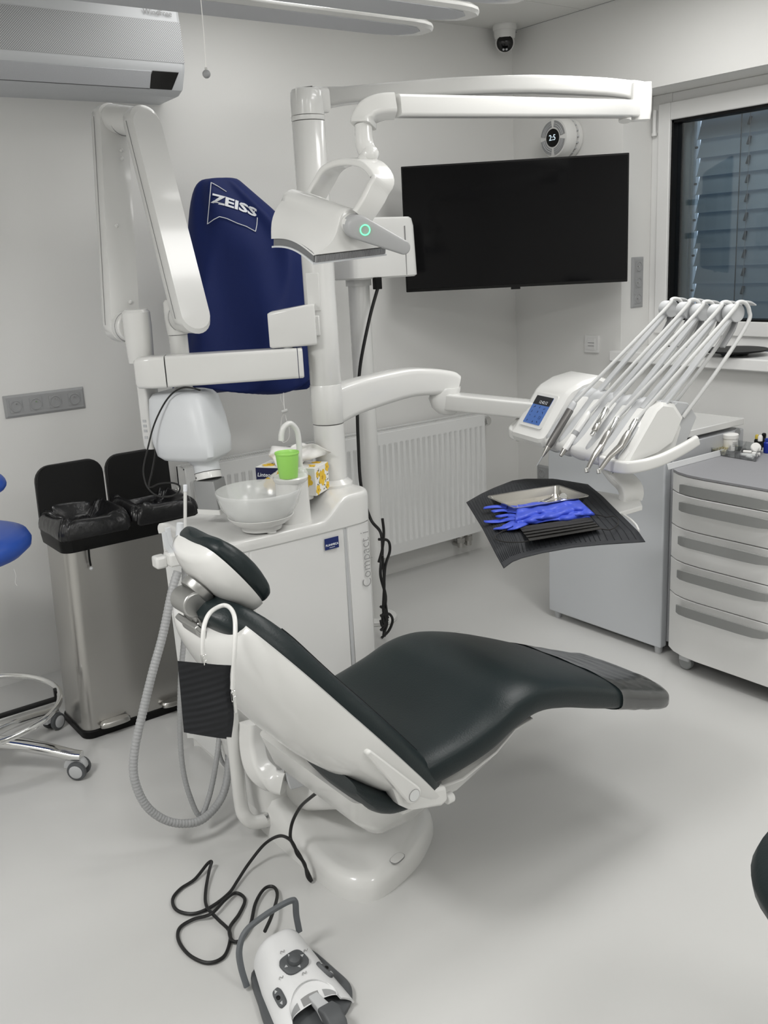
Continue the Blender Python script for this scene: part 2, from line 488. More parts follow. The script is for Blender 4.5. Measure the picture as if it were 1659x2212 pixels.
# dotted grille: a sheet of small holes given by the material relief
m = mat('dotted_grille', (0.62, 0.63, 0.64), 0.5)
nt = m.node_tree; b = nt.nodes['Principled BSDF']
tc = nt.nodes.new('ShaderNodeTexCoord'); mp = nt.nodes.new('ShaderNodeMapping'); mp.inputs['Scale'].default_value = (190, 190, 190)
mp.inputs['Rotation'].default_value = (0, math.radians(45), 0)
vo = nt.nodes.new('ShaderNodeTexVoronoi'); vo.feature = 'F1'; vo.inputs['Randomness'].default_value = 0.0; vo.inputs['Scale'].default_value = 1.0
rp = nt.nodes.new('ShaderNodeValToRGB'); rp.color_ramp.elements[0].position = 0.28; rp.color_ramp.elements[0].color = (0.16, 0.165, 0.17, 1); rp.color_ramp.elements[1].position = 0.36; rp.color_ramp.elements[1].color = (0.50, 0.51, 0.52, 1)
sx = nt.nodes.new('ShaderNodeVectorMath'); sx.operation = 'MULTIPLY'; sx.inputs[1].default_value = (1, 0, 1)
nt.links.new(tc.outputs['Object'], sx.inputs[0]); nt.links.new(sx.outputs[0], mp.inputs['Vector']); nt.links.new(mp.outputs[0], vo.inputs['Vector']); nt.links.new(vo.outputs['Distance'], rp.inputs[0]); nt.links.new(rp.outputs[0], b.inputs['Base Color'])
M['dots'] = m
G().add([(AX0, 3.3415, 2.315), (AX1-0.012, 3.3415, 2.315), (AX1-0.012, 3.3345, 2.182), (AX0, 3.3345, 2.182), (AX0, 3.344, 2.315), (AX1-0.012, 3.344, 2.315), (AX1-0.012, 3.337, 2.182), (AX0, 3.337, 2.182)],
        [(0,1,2,3),(7,6,5,4),(0,4,5,1),(2,6,7,3),(1,5,6,2),(3,7,4,0)]).build('front_grille', M['dots'], ac, smooth=False)
def lowpt(x, t, off=0.0015):           # point on the sloping lower front, t 0 top .. 1 bottom
    a, b = V(x, 3.342, 2.155), V(x, 3.372, 2.098)
    n = V(0, -0.885, -0.466)
    return a.lerp(b, t)+n*off
def lowquad(x0, x1, t0, t1, o, sh=0.0):
    return [lowpt(x0, t0, o), lowpt(x1, t0, o), lowpt(x1-sh, t1, o), lowpt(x0-sh, t1, o)]
g = G(); g.loft([lowquad(AX0, 1.530, 0.06, 0.96, 0.0), lowquad(AX0, 1.530, 0.06, 0.96, 0.004)]); g.build('air_flap', mat('flap_dots', (0.47, 0.48, 0.50), 0.5, bump=(400, 0.2)), ac, bevel=0.001)
g = G(); g.loft([lowquad(AX0, 1.53, 0.955, 1.0, 0.001), lowquad(AX0, 1.53, 0.955, 1.0, 0.0025)]); g.build('flap_gap', M['seam'], ac, smooth=False)
g = G(); g.loft([lowquad(1.535, 1.634, 0.03, 0.98, 0.0, 0.02), lowquad(1.535, 1.634, 0.03, 0.98, 0.003, 0.02)]); g.build('display_window', mat('black_display', (0.006, 0.006, 0.006), 0.12), ac, bevel=0.002)
text('lettering', 'WindFree', 0.026, (1.575, 3.3395, 2.338), (1,0,0), (0,0.1,1), M['print_g'], ac)

# ------------------------------------------------------------------ sockets and switch
M['sock'] = mat('silver_grey_socket_plastic', (0.345, 0.35, 0.355), 0.42)
M['sockw'] = mat('white_socket_plastic', (0.78, 0.78, 0.77), 0.4)
def socket_strip(name, label, n, c, along, up, normal, plate='sock', insert='sock'):
    along, up, normal = Vector(along), Vector(up), Vector(normal)
    c = Vector(c); pit = 0.071
    W = (n*pit+0.010)/2; H = 0.0405
    t = thing(name, label, 'socket', c-up*H)
    o = lambda a, b, d: c+along*a+up*b+normal*d
    g = G(); g.loft([[o(a,b,0.0005) for a,b in rrect(W, H, 0.002, 2)], [o(a,b,0.003) for a,b in rrect(W, H, 0.002, 2)], [o(a,b,0.0095) for a,b in rrect(W-0.008, H-0.008, 0.001, 2)]])
    g.build('cover_frame', M[plate], t, angle=20)
    for k in range(n):
        x = (k-(n-1)/2)*pit
        g = G(); g.loft([[o(x+a,b,0.0092) for a,b in rrect(0.0225, 0.0225, 0.001, 2)], [o(x+a,b,0.0112) for a,b in rrect(0.0222, 0.0222, 0.001, 2)]])
        s_ = g.build('socket_insert', M[insert], t, angle=20)
        G().lathe([(0.0215, 0.0), (0.0205, 0.003), (0.0185, 0.003), (0.0175, -0.0008), (0.001, -0.0006)], o(x,0,0.0105), normal, 24).build('socket_cup', M[insert], s_)
        G().cyl(o(x, 0.009, 0.010), o(x, 0.009, 0.020), 0.0024, n=8).build('earth_pin', M['chrome'], s_)
        g = G()
        for a in (-0.0095, 0.0095): g.cyl(o(x+a, -0.001, 0.0092), o(x+a, -0.001, 0.0106), 0.003, n=8)
        g.build('pin_holes', M['black'], s_)
    return t
socket_strip('wall_socket', 'grey strip of four power sockets low on the wall above the steel bin', 4, P(97, 869, Y=YW), (1,0,0), (0,0,1), (0,-1,0))
socket_strip('wall_socket', 'upright grey strip of three power sockets in the window reveal beside the television', 3, (3.578, WY1, 1.318), (0,0,1), (-1,0,0), (0,-1,0))
socket_strip('wall_socket', 'grey double power socket low behind the black tray napkin', 2, P(1185, 1024, X=XW), (0,-1,0), (0,0,1), (-1,0,0))
sw = thing('wall_switch', 'small square white switch on the wall under the television', 'switch', (XW, 3.054, 1.005))
o = lambda a, b, d: V(XW-d, 3.054-a, 1.046+b)
g = G(); g.loft([[o(a,b,0.0005) for a,b in rrect(0.0415,0.0405,0.003,3)], [o(a,b,0.010) for a,b in rrect(0.0405,0.0395,0.003,3)]]); g.build('frame', M['sockw'], sw, angle=20)
g = G(); g.loft([[o(a,b,0.010) for a,b in rrect(0.0235,0.0275,0.002,3)], [o(a,b,0.0125) for a,b in rrect(0.0232,0.0272,0.002,3)]]); g.build('rocker', M['sockw'], sw, angle=20)
for zz in (-0.008, 0.006):
    G().box((XW-0.0145, 3.054-0.0175, 1.046+zz-0.001), (XW-0.012, 3.054+0.0175, 1.046+zz+0.001)).build('rocker_slot', M['print_g'], sw, smooth=False)

# ------------------------------------------------------------------ radiator on the back wall
rad = thing('radiator', 'white ribbed panel radiator on the back wall', 'radiator', (2.34, YW, 0.13))
RX0, RX1, RZ0, RZ1, RY = 1.545, 3.147, 0.130, 0.720, 3.45
NR = 48; pit = (RX1-RX0-0.02)/NR
rows = [0.0, 0.004, 0.085, 0.095, 0.11, 0.89, 0.905, 0.915, 0.996, 1.0]
cols = []
for i in range(NR):
    for fx in (0.0, 0.14, 0.24, 0.62, 0.72, 0.86): cols.append((i+fx)*pit+0.01)
cols = [0.0, 0.004]+cols+[RX1-RX0-0.01, RX1-RX0-0.004, RX1-RX0]
def radpt(x, r):
    k = ((x-0.01)/pit) % 1.0
    e = 0.0
    if r in (0.0, 1.0) or x in (0.0, RX1-RX0): e = 0.006
    if 0.0975 < r < 0.9025 and 0.01 < x < RX1-RX0-0.011 and 0.2 < k < 0.68: e = 0.0075
    return V(RX0+x, RY+e, RZ0+(RZ1-RZ0)*r)
W_ = len(rows); vs = [radpt(x, r) for x in cols for r in rows]
fs = [(i*W_+j, i*W_+j+1, (i+1)*W_+j+1, (i+1)*W_+j) for i in range(len(cols)-1) for j in range(W_-1)]
G().add(vs, fs).build('front_panel', M['enamel'], rad, angle=50)
g = G(); g.box((RX0, 3.458, RZ0), (RX0+0.002, 3.530, RZ1)); g.box((RX1-0.002, 3.458, RZ0), (RX1, 3.530, RZ1)); g.box((RX0, 3.52, RZ0), (RX1, 3.530, RZ1)); g.box((RX0, 3.458, RZ1-0.006), (RX1, 3.466, RZ1+0.004)); g.box((RX0, 3.527, RZ1-0.004), (RX1, 3.530, RZ1+0.004)); g.box((RX0, 3.458, RZ0), (RX1, 3.530, RZ0+0.004))
g.build('casing', M['enamel'], rad, smooth=False)
g = G(); x = RX0+0.02
while x < RX1-0.02:
    g.box((x, 3.468, RZ1-0.006), (x+0.0045, 3.525, RZ1+0.002)); x += 0.0105
g.build('top_grille', M['enamel'], rad, smooth=False)
g = G().cyl((RX1, 3.50, 0.675), (RX1+0.028, 3.50, 0.675), 0.016, n=14); g.lathe([(0.017,0.028),(0.024,0.034),(0.024,0.062),(0.020,0.068)], (RX1,3.50,0.675), (1,0,0), 14); g.build('thermostat_valve', M['chrome'], rad)
g = G()
for xx in (RX1-0.14, RX1-0.09): g.cyl((xx, 3.50, 0.06), (xx, 3.50, RZ0), 0.017, n=12); g.cyl((xx, 3.50, 0.085), (xx, 3.50, 0.11), 0.022, n=6); g.cyl((xx, 3.50, 0.07), (xx, 3.553, 0.07), 0.012, n=10)
g.build('pipe_valves', M['steel'], rad)
g = G().cyl((RX0-0.022, 3.50, 0.635), (RX0, 3.50, 0.635), 0.014, n=6); g.cyl((RX0-0.03, 3.50, 0.635), (RX0, 3.50, 0.635), 0.008, n=10); g.build('end_plug', M['chrome'], rad)

# ------------------------------------------------------------------ television across the corner
tvL, tvR = V(2.63, 3.372, 0), V(3.335, 2.742, 0)
tvz0, tvz1 = 1.334, 1.852
ax = (tvR-tvL); TW = ax.length/2; ax.normalize(); nn = V(ax.y, -ax.x, 0)      # nn looks into the room
if nn.x > 0: nn = -nn
mid = (tvL+tvR)/2
tv = thing('television', 'large black flat television mounted across the room corner', 'television', (mid.x, mid.y, tvz0))
o = lambda a, b, d: V(mid.x, mid.y, (tvz0+tvz1)/2)+ax*a+V(0,0,1)*b+nn*d
TH = (tvz1-tvz0)/2
g = G(); g.loft([[o(a,b,-0.03) for a,b in rrect(TW-0.02, TH-0.02, 0.004, 2)], [o(a,b,-0.012) for a,b in rrect(TW, TH, 0.003, 2)], [o(a,b,0) for a,b in rrect(TW, TH, 0.003, 2)]]); g.build('casing', M['black'], tv, angle=25)
G().obox(o(0,0.003,0.0012), ax*(TW-0.006), V(0,0,1)*(TH-0.010), nn*0.001).build('screen', mat('dark_screen_glass', (0.003, 0.003, 0.0035), 0.08, spec=0.22), tv, smooth=False)
G().obox(o(0,-TH-0.004,-0.003), ax*0.02, V(0,0,1)*0.005, nn*0.005).build('sensor', M['black'], tv, bevel=0.001)
g = G().obox(o(0,0,-0.055), ax*0.2, V(0,0,1)*0.12, nn*0.025); 
for s_ in (-1, 1):
    q = o(0,0,-0.06); e_ = V(XW, q.y+0.28, q.z+0.08*s_) if s_ > 0 else V(XW, q.y+0.28, q.z-0.08)
    g.cyl(o(0.1,0.08*s_,-0.07), e_, 0.014, n=10)
g.build('wall_bracket', M['black'], tv)

# ------------------------------------------------------------------ round purifier with display on the right wall
pc = V(XW, 3.20, 1.965)
pu = thing('round_wall_device', 'round white wall device with black digital display above the television', 'wall device', (XW, 3.20, 1.87))
n_ = V(-1, 0, 0)
g = G(); g.lathe([(0.080,0.0),(0.088,0.006),(0.088,0.024),(0.078,0.030)], pc, n_, 40); g.build('back_plate', M['white'], pu)
g = G(); g.lathe([(0.072,0.028),(0.072,0.046)], pc, n_, 40); g.build('vent_gap', M['dgrey'], pu)
g = G()
for k in range(20):
    a = 2*math.pi*k/20; q = pc+n_*0.037+V(0, math.cos(a), math.sin(a))*0.079
    g.obox(q, V(0.010,0,0), V(0, math.cos(a), math.sin(a))*0.006, V(0, -math.sin(a), math.cos(a))*0.003)
g.build('vent_fins', M['lgrey'], pu, smooth=False)
g = G(); g.lathe([(0.074,0.044),(0.090,0.047),(0.092,0.060),(0.088,0.090),(0.080,0.102),(0.066,0.106),(0.001,0.106)], pc, n_, 44); g.build('front_cover', M['white'], pu)
for q0 in range(4):                                    # four curved vents round the display
    g = G(); pts = []
    for k in range(13):
        a = math.radians(q0*90+8+74*k/12); pts.append(pc+n_*0.1068+V(0, math.cos(a), math.sin(a))*0.059)
    g.sweep(pts, [(-0.014,-0.001),(0.014,-0.001),(0.014,0.001),(-0.014,0.001)], up=n_); g.build('vent_slot', M['mgrey'], pu, smooth=False)
    g = G()
    for rr in (0.053, 0.061): 
        g.tube([pc+n_*0.1082+V(0, math.cos(math.radians(q0*90+9+72*k/12)), math.sin(math.radians(q0*90+9+72*k/12)))*rr for k in range(13)], 0.0016, 6)
    g.build('vent_rib', M['lgrey'], pu)
G().lathe([(0.0385,0.106),(0.0385,0.1085),(0.037,0.1095),(0.001,0.1095)], pc, n_, 36).build('display', M['black'], pu)
text('digits', '2:5', 0.034, pc+n_*0.1100, (0,-1,0), (0,0,1), mat('lit_digits', (0.5,0.6,0.65), 0.5, emit=((0.75,0.9,1.0), 0.8)), pu)
# ------------------------------------------------------------------ ceiling camera
cc = V(3.345, 3.475, ROOM_H)
cv = thing('security_camera', 'white dome security camera under the ceiling in the corner', 'camera', (cc.x, cc.y, ROOM_H-0.11))
G().lathe([(0.055,0.0),(0.055,-0.020),(0.052,-0.024)], cc, (0,0,1), 32).build('mount_ring', M['white'], cv)
G().lathe([(0.051,-0.022),(0.0505,-0.030),(0.048,-0.050),(0.045,-0.060)], cc, (0,0,1), 32).build('housing', M['white'], cv)
ec = cc+V(0,0,-0.072); look = (V(0.2,0.1,1.0)-ec).normalized()
g = G(); rr = 0.0445
g.lathe([(rr*math.sin(t), -rr*math.cos(t)) for t in [math.pi*k/14 for k in range(12)]], ec, look, 30); g.build('eyeball', M['white'], cv)
G().lathe([(0.036,0.0),(0.0385,0.024),(0.0365,0.033),(0.020,0.0455),(0.001,0.0475)], ec, look, 30).build('lens_window', mat('camera_lens_black', (0.004,0.004,0.004), 0.06), cv)
lu = (V(0,0,1)-look*look.z).normalized(); ls = look.cross(lu)
for s_ in (-1, 1): G().cyl(ec+look*0.036+ls*0.007*s_-lu*0.024, ec+look*0.0445+ls*0.007*s_-lu*0.024, 0.005, n=10).build('infrared_led', M['lgrey'], cv)
g = G(); G().cyl(cc+V(0.035,-0.03,-0.033), cc+V(0.038,-0.036,-0.033), 0.003, n=8).build('screw', M['dgrey'], cv)

# ------------------------------------------------------------------ suspended lamp bars at the top, pull cord
lampu = thing('suspended_lamp', 'white suspended lamp of long parallel bars under the ceiling', 'ceiling lamp', (1.2, 2.5, 2.2))
for yy in (2.70, 2.475, 2.25, 2.025):
    prof = [(-0.085,0.004),(-0.085,-0.004),(-0.070,-0.012),(0.070,-0.012),(0.085,-0.004),(0.085,0.004),(0.050,0.026),(0.0,0.034),(-0.050,0.026)]
    g = G(); rings = []
    for x_, k in ((-0.4,1), (2.12,1), (2.17,0.93), (2.21,0.75), (2.24,0.42)):
        rings.append([V(x_, yy+a*k, 2.215+(b if b < 0.01 else b*k)) for a, b in prof])
    g.loft(rings); bar = g.build('lamp_bar', M['white'], lampu, angle=25)
    g = G(); g.prism([V(x_, y_, 2.2028) for x_, y_ in [(-0.4, yy-0.07), (2.08, yy-0.07), (2.155, yy-0.055), (2.195, yy-0.02), (2.195, yy+0.02), (2.155, yy+0.055), (2.08, yy+0.07), (-0.4, yy+0.07)]], (0,0,-0.002)); g.build('diffuser', mat('grey_diffuser', (0.52,0.53,0.55), 0.5), bar, smooth=False)
for xx in (0.1, 1.55): G().box((xx-0.03, 1.9, 2.235), (xx+0.03, 2.78, 2.262)).build('cross_rail', M['white'], lampu, bevel=0.004)
for xx in (0.1, 1.55):
    for yy in (2.1, 2.6): G().cyl((xx, yy, 2.26), (xx, yy, ROOM_H), 0.0025, n=6).build('hanging_wire', M['steel'], lampu)
pb = P(446, 160, Y=2.16)
pl = thing('pull_cord', 'thin white pull cord with a small grey ball hanging before the wall', 'pull cord', pb-V(0,0,0.011))
top = P(434, 0, Y=2.16); top = pb+(top-pb)*1.12
G().tube([pb+V(0,0,0.008), pb.lerp(top,0.5)+V(0.001,0,0), V(top.x, top.y, max(top.z, 2.205))], 0.0012, 6).build('cord', M['paper'], pl)
G().sphere(pb, 0.0095, 16).build('ball', M['mgrey'], pl)
G().cyl(pb+V(0,0,0.008), pb+V(0,0,0.014), 0.003, n=8).build('ball_cap', M['chrome'], pl)

# ------------------------------------------------------------------ white pole with its control box, cable
po = thing('equipment_pole', 'white floor pole carrying a square white control box behind the column', 'pole', (2.20, 3.12, 0))
G().cyl((2.20,3.12,0.0), (2.20,3.12,1.41), 0.042, n=28).build('pole', M['white'], po)
G().cyl((2.20,3.12,0.0), (2.20,3.12,0.02), 0.085, n=28).build('floor_flange', M['white'], po, bevel=0.004)
G().cyl((2.20,3.12,1.385), (2.20,3.12,1.41), 0.05, n=28).build('collar', M['white'], po)
bxr = [P(733,560,Y=3.05), P(872,600,Y=3.05)]
g = G(); rings = []
for zz, k in ((1.410,0.94),(1.416,1.0),(1.60,0.96),(1.628,0.92),(1.634,0.86)):
    rings.append([V(2.268+a*k, 3.10+b*k, zz) for a, b in rrect(0.158, 0.085, 0.035, 5)])
bx_ = G().loft(rings).build('control_box', M['white'], po, angle=30)
g = G().box((2.357,3.013,1.418),(2.3585,3.10,1.60)); g.build('panel_seam', M['print_g'], bx_, smooth=False)
cb = P(815, 612, Y=3.01)
G().box(cb-V(0.014,0.012,0.022), cb+V(0.014,0.012,0.022)).build('plug', M['black'], po, bevel=0.002)
path = [cb-V(0,0,0.02), P(800,680,Y=3.02), P(783,760,Y=3.03), P(776,810,Y=3.04), P(772,880,Y=3.04), P(774,960,Y=3.05), P(780,1050,Y=3.06), P(800,1120,Y=3.06), P(822,1150,Y=3.0), P(826,1190,Y=2.98), P(822,1240,Y=2.95), P(833,1290,Y=2.95), P(828,1340,Y=2.94), P(830,1370,Y=2.92)]
path[-1].z = 0.012
G().tube(smoothpath(path, 8), 0.0065, 8).build('power_cable', M['rubber'], po)
for pts in ([(818,1165),(838,1168),(842,1190),(832,1225),(830,1280),(836,1330),(832,1350),(822,1362)], [(822,1310),(832,1318),(834,1338),(826,1352),(822,1340)], [(826,1120),(829,1150),(826,1185),(818,1215)],
            [(822,1330),(840,1326),(848,1340),(840,1362),(824,1378)], [(838,1335),(833,1322),(826,1330),(829,1345),(838,1338)], [(826,1200),(830,1260),(828,1320),(836,1345),(828,1372)]):
    p3 = [P(a, b, Y=2.86) for a, b in pts]
    tag(G().tube(smoothpath(p3, 8), 0.0055, 8).build('loose_cable', M['rubber'], None, at=p3[-1]), 'thin black cable in the tangle hanging beside the water unit', 'cable', 'tangled cables beside the water unit')

# ------------------------------------------------------------------ grey under-counter fridge
M['fgrey'] = mat('grey_fridge_lacquer', (0.58, 0.60, 0.625), 0.38)
M['fside'] = mat('grey_cabinet_side', (0.50, 0.51, 0.53), 0.45)
fr = thing('floor_cabinet', 'grey floor cabinet with white top and small lettering beside the drawer cart', 'cabinet', (3.0, 2.36, 0))
FX0, FX1, FY0, FY1 = 2.785, 3.21, 2.075, 2.645
G().box((FX0, FY0, 0.045), (FX1, FY1, 0.792)).build('body', M['fside'], fr, bevel=0.003)
G().box((2.745, FY0+0.004, 0.028), (FX0-0.003, FY1, 0.806)).build('door', M['fgrey'], fr, bevel=0.006, segs=3)
G().box((2.745, FY0, 0.807), (FX1, FY1, 0.832)).build('top', M['white'], fr, bevel=0.003)
G().cyl((3.168, FY0+0.001, 0.782), (3.168, FY0-0.002, 0.782), 0.017, n=20).build('cable_grommet', M['mgrey'], fr)
for yy in (FY0+0.03, FY1-0.03):
    for xx in (2.77, 3.17):
        G().lathe([(0.010,0.05),(0.010,0.028),(0.016,0.026),(0.014,0.0)], (xx,yy,0), (0,0,1), 10).build('foot', M['lgrey'], fr)
text('brand_lettering', 'BIBU', 0.017, (2.7445, 2.33, 0.665), (0,-1,0), (0,0,1), M['print_d'], fr, bold=0.0006, sx=1.15)

# ------------------------------------------------------------------ drawer cart
M['cart'] = mat('white_cart_lacquer', (0.82, 0.82, 0.81), 0.36)
ct = thing('drawer_cart', 'white five-drawer dental cart on casters by the window wall', 'drawer cart', (2.95, 1.75, 0))
front = [(2.035,2.742),(2.03,2.728),(1.99,2.702),(1.94,2.686),(1.88,2.680),(1.60,2.680),(1.54,2.686),(1.49,2.702),(1.45,2.728),(1.445,2.742)]
def slab(z0, z1, off, xback): return G().loft([[V(x+off, y, z) for y, x in front]+[V(xback, 1.445, z), V(xback, 2.035, z)] for z in (z0, z1)])
slab(0.062, 0.716, 0.010, 3.16).build('body', M['seam'], ct, smooth=False)
G().box((2.752, 2.030, 0.058), (3.16, 2.036, 0.718)).build('side_panel', M['cart'], ct, smooth=False)
G().box((2.752, 1.444, 0.058), (3.16, 1.450, 0.718)).build('side_panel', M['cart'], ct, smooth=False)
slab(0.7165, 0.724, -0.001, 3.165).build('worktop', mat('grey_worktop', (0.30,0.30,0.315), 0.5), ct, smooth=False)
zs = [0.716, 0.650, 0.529, 0.407, 0.278, 0.058]
for k in range(5):
    z1, z0 = zs[k]-0.0015, zs[k+1]+0.0015
    dr = G().loft([[V(x, y, z) for y, x in front]+[V(x+0.02, y, z) for y, x in reversed(front)] for z in (z0, z1)]).build('drawer', M['cart'], ct, bevel=0.002, angle=30)
    hz = z1-0.030 if k else z1-0.034
    hp = [(2.684,1.965),(2.662,1.955),(2.650,1.935),(2.644,1.90),(2.642,1.80),(2.642,1.70),(2.646,1.645),(2.660,1.615),(2.684,1.605)]
    g = G(); rr = []
    for i, (x, y) in enumerate(hp):
        e = min(i, len(hp)-1-i)
        h = (0.008, 0.014, 0.017, 0.018)[min(e,3)]
        rr.append([V(x, y, hz-0.016), V(x+0.007, y, hz-0.016), V(x+0.007, y, hz-0.016+2*h), V(x, y, hz-0.016+2*h)])
    g.loft(rr); g.build('handle', mat('grey_handle', (0.27,0.275,0.27), 0.42), dr, bevel=0.001, angle=25)
for xx, yy in ((2.72,1.945),(2.72,1.55),(3.1,1.95),(3.1,1.55)):
    g = G().cyl((xx-0.012,yy,0.026),(xx+0.012,yy,0.026),0.026,n=20); g.build('caster_wheel', mat('clear_grey_wheel', (0.25,0.26,0.26), 0.15), ct, bevel=0.005)
    G().obox((xx,yy,0.048), V(0.018,0,0), V(0,0.022,0), V(0,0,0.014)).build('caster_hood', M['lgrey'], ct, bevel=0.006)
M['clear'] = glass_mat('clear_plastic', (0.93,0.945,0.95), 0.08, 0.35)
G().obox((2.87, 2.037, 0.7345), V(0.165,0.0,0.0), V(0,0.0022,0), V(0,0.003,0.0105)).build('side_rail', mat('milky_rail', (0.80,0.81,0.82), 0.3, alpha=0.75), ct, bevel=0.002)

# black disc lying on the sill
dc = V(3.52, 2.36, 1.026)
dk = thing('black_disc', 'large round black glossy disc with pale streaks lying on the window sill', 'disc', (3.50,2.32,1.027))
m = mat('black_marbled_gloss', (0.01,0.011,0.013), 0.12)
nt = m.node_tree; b = nt.nodes['Principled BSDF']; tc = nt.nodes.new('ShaderNodeTexCoord'); nz = nt.nodes.new('ShaderNodeTexNoise'); nz.inputs['Scale'].default_value = 9; nz.inputs['Detail'].default_value = 8; nz.inputs['Distortion'].default_value = 1.2
rp = nt.nodes.new('ShaderNodeValToRGB'); rp.color_ramp.elements[0].position = 0.52; rp.color_ramp.elements[0].color = (0.008,0.009,0.011,1); rp.color_ramp.elements[1].position = 0.80; rp.color_ramp.elements[1].color = (0.20,0.24,0.30,1)
nt.links.new(tc.outputs['Object'], nz.inputs['Vector']); nt.links.new(nz.outputs['Fac'], rp.inputs[0]); nt.links.new(rp.outputs[0], b.inputs['Base Color'])
G().lathe([(0.05,0.0),(0.06,0.008),(0.125,0.020),(0.128,0.024),(0.120,0.0245),(0.001,0.022)], (3.50,2.32,1.0265), (0,0,1), 56).build('plate', m, dk)
G().lathe([(0.1285,0.0195),(0.1292,0.0225),(0.1285,0.0255),(0.127,0.0255)], (3.50,2.32,1.0265), (0,0,1), 56).build('rim', M['black'], dk)
# ------------------------------------------------------------------ double pedal bin
bn = thing('pedal_bin', 'brushed steel double pedal bin with open black lids by the wall', 'bin', (1.1, 3.03, 0))
bc = V(1.105, 3.027, 0)
def binring(z, hw, hd, r=0.035): return [V(bc.x+a, bc.y+b, z) for a, b in rrect(hw, hd, r, 5)]
G().loft([binring(0.0,0.252,0.116), binring(0.028,0.252,0.116)]).build('base_ring', M['black'], bn, bevel=0.004)
G().loft([binring(0.028,0.247,0.111), binring(0.640,0.227,0.108)]).build('body', M['steel'], bn, angle=20)
G().loft([binring(0.640,0.236,0.117), binring(0.668,0.239,0.120), binring(0.700,0.237,0.118), binring(0.700,0.215,0.10), binring(0.66,0.215,0.10)]).build('rim', M['black'], bn, angle=40)
g = G(); g.box((bc.x-0.006, bc.y-0.105, 0.60), (bc.x+0.006, bc.y+0.105, 0.702)); g.build('divider', M['black'], bn, smooth=False)
rnd = random.Random(3)
for k, (x0, x1) in enumerate(((bc.x-0.236, bc.x-0.003), (bc.x+0.003, bc.x+0.236))):
    cx, hw = (x0+x1)/2, (x1-x0)/2
    rings = []
    for zz, w_, d_, amp in ((0.668,hw+0.004,0.124,0.003),(0.690,hw+0.005,0.125,0.006),(0.716,hw+0.002,0.122,0.012),(0.738,hw-0.010,0.112,0.020),(0.742,hw-0.026,0.098,0.024),(0.722,hw-0.042,0.085,0.024),(0.715,hw-0.060,0.068,0.030),(0.70,hw-0.085,0.045,0.034),(0.705,hw-0.10,0.025,0.03)):
        ring = []
        for i, (a, b) in enumerate(rrect(w_, d_, 0.03, 11)):
            q = rnd.uniform(-1,1)
            ring.append(V(cx+a*(1+amp*q*1.6), bc.y+b*(1+amp*q*2), zz+amp*rnd.uniform(-1,1)))
        rings.append(ring)
    G().loft(rings).build('bin_liner', M['bag'], bn, angle=180, sub=1)
    # lid standing open at the back
    hx = hw-0.002
    lean = 0.05
    def lidring(off, ins):
        pts = []
        for a, b in [(-hx, 0.0), (hx, 0.0), (hx, 0.13)]+[(hx-0.05+0.05*math.cos(t), 0.13+0.05*math.sin(t)) for t in [math.pi/2*i/6 for i in range(1,7)]]+[(-hx+0.05-0.05*math.sin(t), 0.13+0.05*math.cos(t)) for t in [math.pi/2*i/6 for i in range(0,6)]]+[(-hx, 0.13)]:
            aa = a*(1-ins/hx); bb = 0.09+(b-0.09)*(1-ins/0.09)
            pts.append(V(cx+aa+0.10*bb, bc.y+0.108+lean*bb/0.18+off, 0.698+bb))
        return pts
    G().loft([lidring(-0.022, 0.0), lidring(0.0, 0.0), lidring(0.012, 0.012)]).build('lid', M['black'], bn, bevel=0.004)
    px_ = cx-0.03 if k == 0 else cx-0.05
    ring = [(a, b) for a, b in superell(0.052, 0.020, 2.8, 20)]
    G().loft([[V(px_+a, bc.y-0.128+b, 0.036) for a, b in ring], [V(px_+a, bc.y-0.128+b, 0.046) for a, b in ring], [V(px_+a*0.9, bc.y-0.128+b*0.8, 0.052) for a, b in ring]]).build('pedal', M['steel'], bn)
st0 = P(192, 1190, Y=2.895)
G().tube(smoothpath([st0+V(0,0,0.01), P(193,1205,Y=2.898), P(196,1222,Y=2.90)], 4), 0.0035, 6).build('liner_drawstring', M['black'], bn)
G().sphere(P(197,1228,Y=2.90), 0.006, 8).build('drawstring_knot', M['lgrey'], bn)

